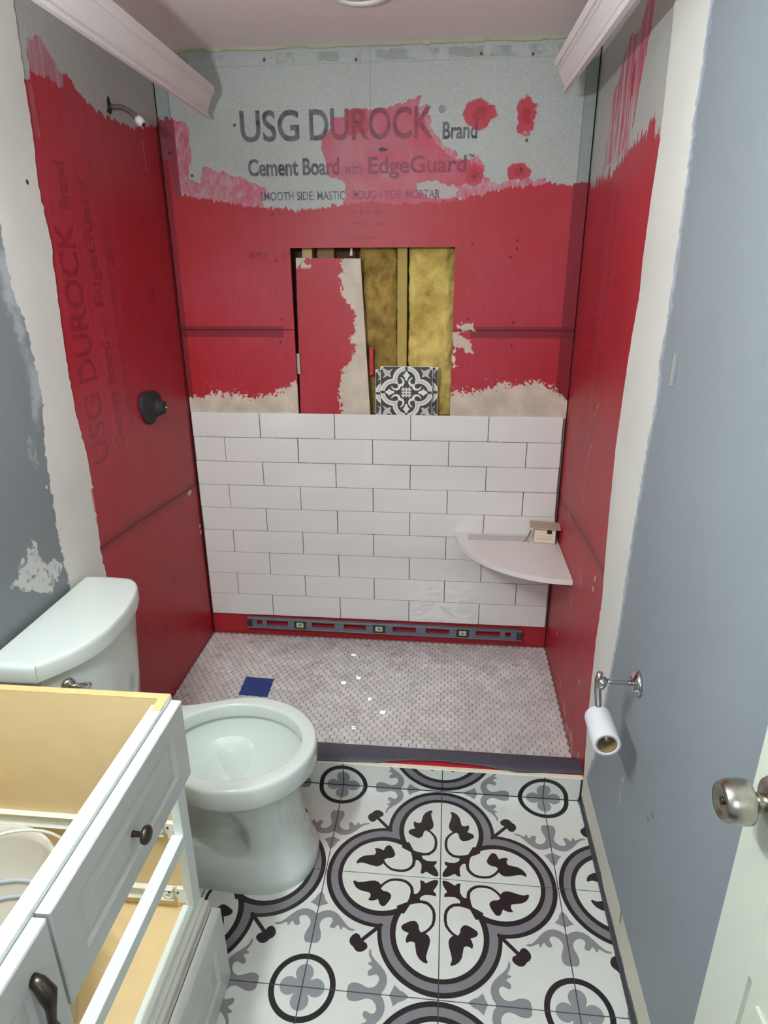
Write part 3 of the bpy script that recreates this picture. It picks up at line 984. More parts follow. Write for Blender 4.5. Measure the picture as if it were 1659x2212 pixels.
# ragged bead of old plaster along the ceiling line over the boards
bm = bmesh.new()
top, bot = [], []
for k in range(76):
    x = k * .02
    a = .006 + .006 * mnoise.noise(Vector((x * 9, 0, 0))) + .004 * mnoise.noise(Vector((x * 40, 3, 0)))
    top.append((bm.verts.new((x, -.012 + a * .3, CEIL)), bm.verts.new((x, YB, CEIL))))
    bot.append((bm.verts.new((x, -.004, CEIL - a - .002)), bm.verts.new((x, YB - .0003, CEIL - a))))
for k in range(75):
    bm.faces.new((top[k][0], top[k + 1][0], bot[k + 1][0], bot[k][0]))
    bm.faces.new((bot[k][0], bot[k + 1][0], bot[k + 1][1], bot[k][1]))
tag(finish('trim_3', bm, M['drywall_edge']), 'ragged plaster line where the ceiling meets the back wall', kind='structure')

# room floor: slab and patterned tiles
PF, FX, FY = 0.32138, 1.0606, -1.1923
YC = FY + PF      # face of the curb
floor = box('floor', -.12, W + .12, -3.9, .15, -.06, -.0022, M['grout'])
tag(floor, 'bathroom floor of patterned black, grey and white tiles', kind='structure')
gx = [0.001] + [FX + k * PF for k in range(-3, 2) if .01 < FX + k * PF < 1.49] + [W - .005]
gy = [FY + k * PF for k in range(-4, 2)]


def uvmap(me, fn):
    lay = me.uv_layers.new(name='UVMap')
    for p in me.polygons:
        for li in p.loop_indices:
            lay.data[li].uv = fn(me.vertices[me.loops[li].vertex_index].co)


def quarter(c, c0):
    k = (c - c0) / PF
    f = math.floor(k)
    return k, f


def tile_uv(xm, ym):
    """Quarter of the motif: 0 at a rosette centre, 1 at a medallion."""
    i = math.floor((xm - FX) / PF)
    j = math.floor((ym - FY) / PF)

    def fn(x, y):
        u = (x - FX) / PF - i
        v = (y - FY) / PF - j
        return (u if i % 2 == 0 else 1 - u, v if j % 2 == 0 else 1 - v)
    return fn


for a, b in zip(gx, gx[1:]):
    for c, d in zip(gy, gy[1:]):
        bm = bmesh.new()
        add_box(bm, a + .0013, b - .0013, c + .0013, d - .0013, -.008, 0, .0007, 1)
        o = finish('floor_tile', bm, M['ftile'], floor)
        fn = tile_uv((a + b) / 2, (c + d) / 2)
        uvmap(o.data, lambda co: fn(co.x, co.y))

# curb: red body, riser tiles, slate coloured liner lapped over the top
CZ = .094
curb = box('shower_curb', -.010, W + .010, YC + .010, -.783, 0, CZ - .003, M['redcurb'], bevel=.003)
tag(curb, 'low red shower curb between the patterned floor and the mosaic floor', kind='structure')
for a, b in zip(gx, gx[1:]):
    bm = bmesh.new()
    add_box(bm, a + .0013, b - .0013, YC + .0002, YC + .0096, .0012, .086, .0006, 1)
    o = finish('riser_tile', bm, M['ftile'], curb, mats=[M['ftile'], M['tile_edge']])
    fn = tile_uv((a + b) / 2, YC + .01)
    uvmap(o.data, lambda co: fn(co.x, YC + co.z))
    for p in o.data.polygons:
        if p.normal.z > .5 or p.center.z > .0855:
            p.material_index = 1
box('mortar_bed', -.002, W + .002, YC + .0094, YC + .0112, .001, .085, M['grout'], curb)
# ragged mortar bead on top of the riser tiles
bm = bmesh.new()
R1, R2, R3 = [], [], []
for k in range(101):
    x = .0 + k * .015
    n = mnoise.noise(Vector((x * 25, 1, 0)))
    R1.append(bm.verts.new((x, YC + .001 + .001 * n, .0855)))
    R2.append(bm.verts.new((x, YC + .004, .0885 + .0012 * n)))
    R3.append(bm.verts.new((x, YC + .014 + .002 * n, .0905)))
for k in range(100):
    bm.faces.new((R1[k], R1[k + 1], R2[k + 1], R2[k]))
    bm.faces.new((R2[k], R2[k + 1], R3[k + 1], R3[k]))
finish('mortar_bead', bm, M['tile_edge'], curb)
bm = bmesh.new()
rows = []
for k in range(151):
    x = -.003 + k * (W + .006) / 150
    q = x / W
    # front hem: laps far forward on the left, curls back to the right
    lap = -.866 + .004 * math.sin(x * 9) + .003 * mnoise.noise(Vector((x * 14, 0, 0)))
    if x > .85:
        w_ = (x - .85) / .65
        lap += .022 * math.sin(min(w_ * 1.5, 1) * math.pi) ** .8 + .010 * w_
    lift = .0015 + (.004 * max(0, math.sin((x - .85) * 8)) if x > .85 else 0)
    rows.append([bm.verts.new(p) for p in ((x, -.7815, .006), (x, -.7815, CZ - .004), (x, -.785, CZ), (x, -.80, CZ + .0012), (x, -.83, CZ + .0008), (x, lap, CZ - .001 + lift), (x, lap - .0012, CZ - .003 + lift * .6), (x, lap + .006, CZ - .0032))])
for A, B in zip(rows, rows[1:]):
    for k in range(7):
        bm.faces.new((A[k], A[k + 1], B[k + 1], B[k]))
bmesh.ops.recalc_face_normals(bm, faces=bm.faces)
o = finish('curb_liner', bm, M['slate'], curb, smooth=True)
tag(o, 'dark slate coloured liner with a wavy front hem')

# shower floor of small marble mosaic
PZ = .012
pan = box('shower_floor', -.004, W + .004, -.783, YB, -.002, PZ - .0022, M['mos_grout'])
tag(pan, 'sloped shower floor of small marble hexagon mosaic', kind='structure')
HW, RP = .0272, .0190


def hex_pts(cx, cy, g=.0013):
    hx, hy = HW / 2 - g, RP * .66 - .0003
    sy = RP * .36 - .0004
    return [(cx, cy - hy), (cx + hx, cy - sy), (cx + hx, cy + sy), (cx, cy + hy), (cx - hx, cy + sy), (cx - hx, cy - sy)]


def add_hex(bm, cx, cy, tilt=(0, 0), clip=False):
    P = hex_pts(cx, cy)
    if clip:
        P = [(min(max(a, .0012), W + .002), b) for a, b in P]
    z = lambda x, y: PZ + (x - cx) * tilt[0] + (y - cy) * tilt[1]
    lo = [bm.verts.new((x, y, PZ - .0022)) for x, y in P]
    hi = [bm.verts.new((x, y, z(x, y) - .0006)) for x, y in P]
    ins = [bm.verts.new((cx + (x - cx) * .90, cy + (y - cy) * .90, z(x, y))) for x, y in P]
    for k in range(6):
        j = (k + 1) % 6
        bm.faces.new((lo[k], lo[j], hi[j], hi[k]))
        bm.faces.new((hi[k], hi[j], ins[j], ins[k]))
    bm.faces.new(ins)


bm = bmesh.new()
add_hex(bm, 0, 0)
hex_me = bpy.data.meshes.new('mosaic_tile')
bm.to_mesh(hex_me)
bm.free()
hex_me.materials.append(M['mos'])
field = bmesh.new()
singles = 0
rowi = 0
y = -.783 + .012
while y < -.001:
    x = HW * (.5 if rowi % 2 == 0 else 0) + .002
    x -= HW
    while x < W + HW * .3:
        if x > -HW * .3 and x < W + HW * .3:
            jx, jy = x + random.uniform(-.0003, .0003), y + random.uniform(-.0003, .0003)
            tl = (random.gauss(0, .026), random.gauss(0, .050))
            if singles < 300 and .38 < x < W - .014:
                o = bpy.data.objects.new('mosaic_tile', hex_me)
                COL.objects.link(o)
                o.parent = pan
                o.rotation_euler = (tl[1], -tl[0], random.gauss(0, .01))
                o.location = (jx, jy, PZ * 0 + 0)
                # turn about the tile's own centre on the bed
                off = Matrix.Rotation(tl[1], 4, 'X') @ Matrix.Rotation(-tl[0], 4, 'Y') @ Vector((0, 0, PZ))
                o.location.z = PZ - off.z
                singles += 1
            else:
                add_hex(field, jx, jy, tl, True)
        x += HW
    y += RP
    rowi += 1
fo = finish('mosaic_field', field, M['mos_i'], pan)
tag(fo, kind='stuff')

# ------------------------------------------------------------------ loose crown mouldings (left and right)
def crown(name, label, P0, D, wall_sign, L):
    """Face profile between the lower edge near the wall and the upper edge away from it."""
    r = thing(name, label, 'moulding', (0, 0, 0))
    prof = [(0, 0), (.014, .000), (.015, .009), (.008, .012), (.009, .018), (.017, .021), (.018, .026), (.022, .036), (.032, .047), (.046, .053), (.050, .054), (.050, .060), (.060, .061), (.063, .066), (.066, .080)]
    # (out from wall, up); back of the strip behind it
    back = [(.060, .080), (.052, .062), (.018, .026), (.002, .010), (-.004, .000)]
    loop = prof + back
    bm = bmesh.new()
    sec = []
    D = Vector(D).normalized()
    for t in (0, 1):
        ring = []
        for u_, v_ in loop:
            sc = .72
            mitre = -(u_ * sc) * .9 if t == 0 else 0
            p = Vector(P0) + Vector((wall_sign * u_ * sc, 0, v_ * 1.0)) + D * (L * t) - D * mitre
            ring.append(bm.verts.new(p))
        sec.append(ring)
    n = len(loop)
    for k in range(n):
        bm.faces.new((sec[0][k], sec[0][(k + 1) % n], sec[1][(k + 1) % n], sec[1][k]))
    e0 = bm.faces.new(sec[0][::-1])
    e0.material_index = 1
    bm.faces.new(sec[1])
    bmesh.ops.recalc_face_normals(bm, faces=bm.faces)
    finish('moulding_strip', bm, M['crown'], r, mats=[M['crown'], M['crown_end']])
    # nail blocks above, tying the strip to the ceiling
    return r


crown('crown_moulding', 'white crown moulding with a cut end, hanging over the left red wall', (.200, -.060, 2.068), (.036, -1, 0), 1, 1.9)
crown('crown_moulding', 'white crown moulding with a cut end, hanging over the right red wall', (1.382, -.120, 2.096), (.018, -1, 0), -1, 1.9)

# ------------------------------------------------------------------ niche contents
niche = []


def batt(label, x0, x1, z0, z1, y0, mm, seed, amp=.012):
    bm = bmesh.new()
    nx, nz = max(10, int((x1 - x0) / .006)), int((z1 - z0) / .006)
    G = []
    for j in range(nz + 1):
        row = []
        for i in range(nx + 1):
            u_, v_ = i / nx, j / nz
            x = x0 + (x1 - x0) * u_
            z = z0 + (z1 - z0) * v_
            edge = min(u_, 1 - u_) * (x1 - x0)
            n = mnoise.fractal(Vector((x * 13, z * 8, seed)), 1.0, 2.0, 5)
            n2 = mnoise.noise(Vector((x * 70, z * 60, seed)))
            bulge = .018 * (1 - math.exp(-edge / .016))
            ex = .004 * mnoise.noise(Vector((seed, z * 30, 0))) * (1 if i in (0, nx) else 0)
            row.append(bm.verts.new((x + ex, y0 - bulge - amp * n - .0018 * n2, z)))
        G.append(row)
    for j in range(nz):
        for i in range(nx):
            bm.faces.new((G[j][i], G[j][i + 1], G[j + 1][i + 1], G[j + 1][i]))
    # sides and back give the batt its thickness
    for i in (0, nx):
        side = [bm.verts.new((G[j][i].co.x, y0 + .030, G[j][i].co.z)) for j in range(nz + 1)]
        for j in range(nz):
            bm.faces.new((G[j][i], G[j + 1][i], side[j + 1], side[j]))
    bmesh.ops.recalc_face_normals(bm, faces=bm.faces)
    o = finish('insulation_batt', bm, mm, smooth=True)
    return tag(o, label, 'insulation')


yc = YB + BT
batt('brownish glass wool batt between the loose board and the wooden strip', .700, .838, NZ0 + .002, NZ1 + .02, yc + .066, M['wool_brown'], 3.3, .030)
batt('bright yellow glass wool batt at the right of the wall opening', .884, NX1 + .010, NZ0 + .002, NZ1 + .02, yc + .064, M['wool'], 8.1, .022)
st = box('wooden_strip', .842, .878, yc + .028, yc + .078, NZ0, NZ1 + .028, mat('greenish_stud', (178, 156, 84), .8, vary=.08, scale=20), bevel=.0015)
tag(st, 'upright wooden strip between the two glass wool batts', 'wood strip')
t = thing('stud_block', 'pale sawn timber end above the loose board, left of its twin', 'wood block', (0, 0, 0))
box('block', .482, .520, yc + .035, yc + .085, NZ1 - .06, NZ1 + .028, mat('pale_stud', (206, 178, 128), .8, vary=.1), t, bevel=.001)
t = thing('stud_block', 'darker timber end above the loose board, right of the pale one', 'wood block', (0, 0, 0))
box('block', .538, .600, yc + .050, yc + .086, NZ1 - .06, NZ1 + .028, mat('tan_stud', (150, 122, 78), .8, vary=.1), t, bevel=.001)


# loose piece of cement board in the opening
def paint_piece():
    cv = Canvas(0, .30, 0, .60, 900, MORTAR, 300)
    S, T = cv.S, cv.T
    cv.a = mortar_col(cv)
    e = cv.curve_t([(.192, .60), (.190, .585), (.178, .52), (.186, .455), (.207, .43), (.232, .388), (.231, .338), (.213, .304), (.230, .278), (.222, .226), (.178, .181), (.163, .091), (.168, 0)])
    n = cv.n(.016, 5) * .5 + cv.n(.006, 3) * .5
    d = (e - S) / .018 + (n - .5) * 4.0
    cv.put(np.clip(d * 5, 0, 1), red_field(cv) * 1.02)
    cv.put(((T > .555) & (S < .07)) * (cv.n(.02, 4) > .52) * np.clip((T - .54) * 40, 0, 1), mortar_col(cv))
    return cv.a


M['piece'] = mat_img('loose_board_paint', paint_piece(), .5, bump=.1, scale=200)
lb = thing('loose_board', 'loose strip of red and beige cement board leaning in the wall opening', 'board', (0.450, yc + .022, NZ0))
slab('board_strip', [(0, 0), (.285, 0), (.256, .590), (.013, .594)], lambda s, t, d: (s, -.008 + d - .004 * t / .6, t), .012, M['piece'], lb, (0, .30, 0, .60), 0)
sh = bmesh.new()
add_tube(sh, [(.671, yc + .016, NZ0 + .600), (.672, yc + .020, NZ0 + .625), (.671, yc + .032, NZ1 + .02)], [.0065, .004, .001], 8)
tag(finish('plastic_shard', sh, M['seal'], smooth=True), 'thin pointed white plastic shard above the loose board', 'shard')
sh = bmesh.new()
add_box(sh, .732, .747, yc + .030, yc + .034, NZ0 + .16, NZ0 + .27, .001, 1)
tag(finish('red_sliver', sh, mat('red_offcut', (196, 36, 50), .5)), 'small red sliver beside the loose board edge', 'scrap')
sh = bmesh.new()
add_box(sh, .4485, .461, yc + .001, yc + .008, NZ0 + .165, NZ0 + .245, .002, 1)
tag(finish('board_shim', sh, M['mortar']), 'beige shim in the gap left of the loose board', 'shim')

# three patterned tiles standing on the niche sill
for k, (x0, y0, dz, lab) in enumerate(((.779, yc - .006, 0, 'front grey and white patterned tile standing in the wall opening'),
                                       (.758, yc + .005, -.014, 'patterned tile behind the front one, showing at its left edge'),
                                       (.800, yc + .016, -.005, 'patterned tile behind the front one, showing at its right edge'))):
    o = box('patterned_tile', x0, x0 + .203, y0, y0 + .008, NZ0 + .0005, NZ0 + .200 + dz, M['deco'], bevel=.0008, seg=1)
    uvmap(o.data, lambda co: ((co.x - x0) / .203, (co.z - NZ0) / (.200 + dz)))
    o.data.materials.append(M['tile_edge'])
    tag(o, lab, 'tile')

# ------------------------------------------------------------------ spirit level wedged under the tiles
lv = thing('spirit_level', 'long grey spirit level with three vials under the lowest tiles', 'level', (0.168, -.0130, .060), (0, math.radians(.30), 0))
LL, LH = 1.227, .049
bm = bmesh.new()
add_box(bm, 0, LL, -.011, .011, LH - .0045, LH, .0008, 1)
add_box(bm, 0, LL, -.011, .011, 0, .0045, .0008, 1)
k = LL / 1425
slots = [(50, 80), (103, 218), (345, 463), (512, 628), (768, 888), (938, 1058), (1192, 1316), (1342, 1370)]
edges = [0] + [q * k for s in slots for q in s] + [LL]
for a, b in zip(edges[::2], edges[1::2]):
    add_box(bm, a, b, -.0035, .0035, .0045, LH - .0045)
for a, b in slots:       # rims above and below each slot
    add_box(bm, a * k, b * k, -.0035, .0035, .0045, .0125)
    add_box(bm, a * k, b * k, -.0035, .0035, LH - .012, LH - .0045)
finish('level_frame', bm, M['level'], lv)
for x0 in (0, LL - .022):
    bm = bmesh.new()
    add_box(bm, x0, x0 + .022, -.0105, .0105, .004, LH - .004, .002, 1)
    finish('end_cap', bm, M['level_end'], lv)
for c in (282, 697, 1127):
    v = thing('vial_block', None, None)
    v.parent = lv
    box('housing', (c - 32) * k, (c + 32) * k, -.0085, .0085, .0046, LH - .0046, M['level_end'], v, .002, 1)
    box('vial', (c - 20) * k, (c + 20) * k, -.0105, -.006, .012, LH - .011, M['vial'], v, .002, 2)
    box('bubble', (c - 9) * k, (c + 9) * k, -.0112, -.0098, .020, LH - .019, mat('vial_fluid', (120, 118, 92), .2), v, .001, 1)

# ------------------------------------------------------------------ corner shelf and what lies on it
SX, SY, SZ, SR = W + BX - .001, YB - .001, .550, .412
bm = bmesh.new()
NA = 40
ring_t, ring_b = [], []
pts = [(SX, -.0005)] + [(SX - SR * math.cos(a), -.0005 - SR * math.sin(a)) for a in (math.pi / 2 * k / NA for k in range(NA + 1))]
pts[-1] = (SX, pts[-1][1])
slab_pts = pts
T_ = [bm.verts.new((x, y, SZ)) for x, y in slab_pts]
B_ = [bm.verts.new((x, y, SZ - .0195)) for x, y in slab_pts]
bm.faces.new(T_)
bm.faces.new(B_[::-1])
for i in range(len(T_)):
    j = (i + 1) % len(T_)
    bm.faces.new((T_[j], T_[i], B_[i], B_[j]))
bmesh.ops.recalc_face_normals(bm, faces=bm.faces)
bmesh.ops.bevel(bm, geom=list(bm.edges), offset=.0015, segments=2, affect='EDGES', clamp_overlap=True)
o = finish('corner_shelf', bm, M['shelf'])
tag(o, 'white quarter round corner shelf below the tiles at the right', 'shelf')

bxo = thing('small_box', 'small kraft box with a flap lid and label on the corner shelf', 'box', (1.445, -.060, SZ), (0, 0, math.radians(-6)))
box('box_body', -.040, .044, -.032, .030, 0, .064, M['box'], bxo, .001, 1)
bm = bmesh.new()
add_box(bm, -.058, .060, -.050, .040, -.0015, .0015)
o = finish('lid', bm, M['box'], bxo)
o.location = (0, 0, .0690)
o.rotation_euler = (math.radians(-3), math.radians(1), 0)
lab_ = box('label', -.038, .042, -.0330, -.0318, .006, .061, M['boxlabel'], bxo)
tag(lab_, 'cream printed label')
box('label_mark', .010, .028, -.0336, -.0329, .044, .060, M['ink'], lab_)
for q in (.018, .024, .034):
    box('label_line', -.030, .034, -.0334, -.0329, q, q + .0012, M['inkgrey'], lab_)

bg = bmesh.new()
N_ = 24
G = []
for j in range(7):
    row = []
    for i in range(N_ + 1):
        u_, v_ = i / N_, j / 6
        n = mnoise.noise(Vector((u_ * 9, v_ * 4, 2)))
        hgt = .010 * math.sin(math.pi * v_) * (.6 + .5 * n) + .0015
        row.append(bg.verts.new((1.140 + u_ * .245, -.086 + v_ * .070, SZ + .0006 + hgt)))
    G.append(row)
for j in range(6):
    for i in range(N_):
        bg.faces.new((G[j][i], G[j][i + 1], G[j + 1][i + 1], G[j + 1][i]))
bb = [bg.verts.new((v.co.x, v.co.y, SZ + .0005)) for v in G[0] + G[6][::-1]]
bg.faces.new(bb)
o = finish('plastic_bag', bg, M['clear'], smooth=True)
tag(o, 'flat clear plastic bag lying along the back of the corner shelf', 'bag')
bm = bmesh.new()
add_box(bm, 1.142, 1.378, -.0875, -.0845, SZ + .0005, SZ + .0035, .0005, 1)
tag(finish('thin_stick', bm, M['plug']), 'thin pale strip along the front edge of the clear bag', 'strip')
bm = bmesh.new()
add_tube(bm, [(1.362, -.088, SZ + .004), (1.380, -.060, SZ + .012), (1.398, -.026, SZ + .028)], [.0022, .003, .0035], 8)
tag(finish('wooden_stick', bm, M['stick'], smooth=True), 'short brown stick leaning beside the small box', 'stick')

# ------------------------------------------------------------------ plumbing stubs on the left wall
XW = -BX
va = thing('shower_valve', 'black plastic shower valve rough-in with brass stem on left wall', 'valve', (XW, -.350, 1.137))
bm = bmesh.new()
R0 = []
n = 28
prof = [(1.0, 0.0), (1.03, .006), (.98, .014), (.80, .018), (.56, .022), (.46, .030)]
for r_, h_ in prof:
    ring = []
    for k_ in range(n):
        t_ = 2 * math.pi * k_ / n
        w_ = 1 + .10 * math.sin(3 * t_ + .6) + .05 * mnoise.noise(Vector((math.cos(t_) * 2, math.sin(t_) * 2, 1)))
        ring.append(bm.verts.new((h_, math.cos(t_) * .076 * r_ * w_, math.sin(t_) * .056 * r_ * w_)))
    R0.append(ring)
for A, B in zip(R0, R0[1:]):
    for k_ in range(n):
        bm.faces.new((A[k_], A[(k_ + 1) % n], B[(k_ + 1) % n], B[k_]))
bm.faces.new(R0[-1])
bm.faces.new(R0[0][::-1])
bmesh.ops.recalc_face_normals(bm, faces=bm.faces)
finish('valve_guard', bm, M['black'], va, smooth=True)
lathe('valve_collar', [(.030, .020), (.031, .034), (.025, .038), (.024, .050), (.010, .052)], (0, .012, -.006), (1, 0, 0), M['black'], va, 24)
lathe('valve_stem', [(.0045, .048), (.0045, .062), (.003, .064)], (0, .012, -.006), (1, 0, 0), M['brass'], va, 12)

ar = thing('shower_pipe', 'thin curved shower pipe with a white plugged end on left wall', 'shower pipe', (XW, -.345, 2.048))
bm = bmesh.new()
hp = [(.0006, .000, .030), (.0006, -.010, .018), (.0006, -.012, -.004), (.0006, -.020, -.016), (.0006, .004, -.020), (.0006, .016, -.006), (.0006, .014, .012), (.0006, .008, .026)]
vs = [bm.verts.new(p) for p in hp]
bv = [bm.verts.new((p[0] - .0012, p[1], p[2])) for p in hp]
bm.faces.new(vs)
bm.faces.new(bv[::-1])
for i in range(8):
    j = (i + 1) % 8
    bm.faces.new((vs[i], vs[j], bv[j], bv[i]))
bmesh.ops.recalc_face_normals(bm, faces=bm.faces)
tag(finish('wall_hole', bm, M['hole'], ar), 'torn dark hole in the board')
bm = bmesh.new()
add_tube(bm, [(0, 0, 0), (.018, .001, .001), (.040, .001, -.001), (.060, .001, -.011), (.078, .001, -.026), (.088, .001, -.036)], .0075, 14)
finish('pipe', bm, M['pipe'], ar, smooth=True)
bm = bmesh.new()
add_tube(bm, [(.084, .001, -.031), (.092, .001, -.040), (.100, .001, -.047)], [.0125, .0135, .010], 16)
finish('plug', bm, M['plug'], ar, smooth=True)
bm = bmesh.new()
add_tube(bm, [(.098, .001, -.045), (.103, .001, -.050)], [.0065, .006], 12)
finish('pipe_end', bm, M['hole'], ar, smooth=True)

# ceiling lamp in the shower
cl = thing('ceiling_light', 'round white recessed ceiling light above the shower', 'light', (.772, -.43, CEIL))
lathe('trim_ring', [(.062, 0), (.092, 0), (.092, -.004), (.086, -.008), (.066, -.009), (.062, -.004)], (0, 0, 0), (0, 0, 1), M['crown'], cl, 40, close=True)
lathe('lens', [(.0, -.0035), (.061, -.0035), (.061, -.001), (0, -.001)], (0, 0, 0), (0, 0, 1), M['plastic_w'], cl, 32)

# vanity light bar on the left wall (above the vanity, out of view)
vl = thing('vanity_light', 'chrome vanity light bar with round bulbs on the left wall', 'light', (0, -1.97, 1.88))
box('light_bar', 0.0005, .030, -.30, .30, -.055, .055, M['chrome'], vl, .004)
for q in (-.14, 0, .14):
    h = lathe('socket', [(.010, .028), (.010, .325), (.020, .330), (.020, .350), (.014, .352)], (0, q, 0), (1, 0, 0), M['chrome'], vl, 20)
    lathe('bulb', [(.0, .350), (.013, .353), (.025, .363), (.0295, .380), (.025, .397), (.013, .408), (0, .411)], (0, q, 0), (1, 0, 0), M['bulb'], h, 20)

# ------------------------------------------------------------------ blue tape over the drain
bm = bmesh.new()
G = []
for j in range(13):
    row = []
    for i in range(13):
        u_, v_ = i / 12, j / 12
        x = .250 + .118 * u_ + .004 * (1 - v_)
        y = -.448 + .118 * v_ - .006 * u_
        if i in (0, 12):
            x += .003 * mnoise.noise(Vector((v_ * 14, i, 0)))
        if j in (0, 12):
            y += .005 * mnoise.noise(Vector((u_ * 12, j, 3)))
        row.append(bm.verts.new((x, y, PZ + .0022 + .0016 * mnoise.noise(Vector((u_ * 5, v_ * 5, 6))))))
    G.append(row)
for j in range(12):
    for i in range(12):
        bm.faces.new((G[j][i], G[j][i + 1], G[j + 1][i + 1], G[j + 1][i]))
r_ = bmesh.ops.extrude_face_region(bm, geom=bm.faces[:])
bmesh.ops.translate(bm, verts=[v for v in r_['geom'] if isinstance(v, bmesh.types.BMVert)], vec=(0, 0, -.0012))
bmesh.ops.recalc_face_normals(bm, faces=bm.faces)
tag(finish('painters_tape', bm, M['blue_tape'], smooth=False), 'square of blue painters tape covering the drain in the mosaic', 'tape')

# ------------------------------------------------------------------ toilet
TY = -1.150
toi = thing('toilet', 'white two-piece toilet without a seat, tank against the left wall', 'toilet', (0, TY, 0))


def outline(xf, xm, wm, xb, wb, z, n=28, squ=2.0, xs=None):
    """Plan outline: half ellipse in front of xm, easing to half width wb at the back xb."""
    half = []
    for k_ in range(n + 1):
        t_ = math.pi / 2 * k_ / n
        half.append((xm + (xf - xm) * math.cos(t_) ** (2 / squ), wm * math.sin(t_) ** (2 / squ)))
    xs = xs if xs is not None else xm - .22
    m_ = 14
    for k_ in range(1, m_ + 1):
        x = xm + (xb - xm) * k_ / m_
        q = min(1, max(0, (xm - x) / max(xm - xs, 1e-4)))
        q = q * q * (3 - 2 * q)
        half.append((x, wm + (wb - wm) * q))
    full = half + [(x, -y) for x, y in half[::-1][:-1]]
    return [(x, y, z) for x, y in full]


# bowl and pedestal as one surface from the foot to the rim, then down into the bowl
S_ = []
S_.append(outline(.706, .54, .141, .16, .128, 0.000, squ=2.3))
S_.append(outline(.708, .54, .143, .16, .130, 0.018, squ=2.3))
S_.append(outline(.702, .54, .137, .16, .124, 0.038, squ=2.2))
S_.append(outline(.690, .54, .120, .18, .102, 0.070, squ=2.1, xs=.46))
S_.append(outline(.682, .55, .113, .20, .098, 0.108, squ=2.05, xs=.47))
S_.append(outline(.678, .55, .112, .20, .088, 0.120, squ=2.05, xs=.50))
S_.append(outline(.676, .55, .111, .22, .066, 0.127, xs=.50))
S_.append(outline(.675, .55, .110, .24, .050, 0.134, xs=.50))
S_.append(outline(.671, .55, .109, .24, .050, 0.165, xs=.50))
S_.append(outline(.668, .55, .109, .24, .060, 0.190, xs=.48))
S_.append(outline(.664, .54, .112, .22, .074, 0.230, xs=.45))
S_.append(outline(.666, .53, .124, .18, .088, 0.265, xs=.42))
S_.append(outline(.676, .52, .140, .12, .092, 0.290, xs=.38))
S_.append(outline(.692, .51, .160, .06, .115, 0.308))
S_.append(outline(.700, .505, .171, .04, .122, 0.322))
S_.append(outline(.703, .505, .174, .035, .124, 0.3325))
S_.append(outline(.703, .505, .175, .035, .124, 0.3360))
S_.append(outline(.715, .50, .187, .03, .130, 0.3365))
S_.append(outline(.718, .50, .190, .03, .130, 0.345))
S_.append(outline(.718, .50, .190, .03, .130, 0.388))
S_.append(outline(.716, .50, .188, .03, .129, 0.3955))
S_.append(outline(.712, .50, .184, .032, .127, 0.3992))
S_.append(outline(.707, .50, .180, .036, .125, 0.400))


def ell(xf, xb, wy, z, xc=None, n=None):
    """Ellipse with as many points as the outlines, matched by position for bridging."""
    N2 = len(S_[0])
    pts = []
    for (x, y, _) in S_[-1]:
        pts.append((x, y))
    c = ((xf + xb) / 2, 0)
    out = []
    for i in range(N2):
        t_ = 2 * math.pi * i / N2
        # slow the back half so the bridging stays even
        out.append((c[0] + (xf - xb) / 2 * math.cos(t_), wy * math.sin(t_), z))
    return out


S_.append(ell(.682, .300, .153, .400))
S_.append(ell(.679, .303, .150, .3985))
S_.append(ell(.677, .305, .148, .392))
S_.append(ell(.676, .306, .147, .364))
S_.append(ell(.677, .305, .148, .358))
S_.append(ell(.686, .298, .157, .352))
S_.append(ell(.683, .303, .154, .335))
S_.append(ell(.674, .318, .142, .305))
S_.append(ell(.660, .348, .124, .272))
S_.append(ell(.640, .366, .105, .243))
S_.append(ell(.612, .378, .086, .219))
S_.append(ell(.578, .386, .068, .200))
S_.append(ell(.545, .391, .052, .186))
S_.append(ell(.510, .395, .037, .176))
S_.append(ell(.480, .402, .024, .169))
S_.append(ell(.460, .415, .012, .166))
bm = bmesh.new()
loft(bm, S_)
bmesh.ops.recalc_face_normals(bm, faces=bm.faces)
o = finish('bowl', bm, M['porcelain'], toi)
auto_smooth(o, 50)
bm = bmesh.new()
add_lathe(bm, [(.014, 0), (.014, .010), (.009, .018), (0, .020)], (.36, -.105, .034), (0, 0, 1), 16)
finish('bolt_cap', bm, M['porcelain'], toi, smooth=True)
lid_pts = [(.012, .232), (.085, .234), (.140, .230), (.168, .212), (.190, .180), (.206, .132), (.216, .080), (.221, .030), (.221, -.030), (.216, -.070), (.204, -.112), (.186, -.150), (.162, -.184), (.136, -.216), (.128, -.222), (.052, -.224), (.012, -.222)]


def dsec(z, s=1.0, dx=0.0, xb=0.012):
    cx, cy = .11, .006
    out = []
    for i, (x, y) in enumerate(lid_pts):
        out.append((max(xb, cx + (x - cx) * s + dx), cy + (y - cy) * s, z))
    return out


def subdiv_ring(sec, k=3):
    n = len(sec)
    out = []
    for i in range(n):
        p0, p1, p2, p3 = (Vector(sec[(i + q) % n]) for q in (-1, 0, 1, 2))
        if (p2 - p1).length > .05 or i in (0, n - 1, n - 2, n - 3):
            out += [tuple(p1.lerp(p2, q / k)) for q in range(k)]
            continue
        for q in range(k):
            t_ = q / k
            c = .5 * ((2 * p1) + (p2 - p0) * t_ + (2 * p0 - 5 * p1 + 4 * p2 - p3) * t_ ** 2 + (3 * p1 - p0 - 3 * p2 + p3) * t_ ** 3)
            out.append(tuple(c))
    return out


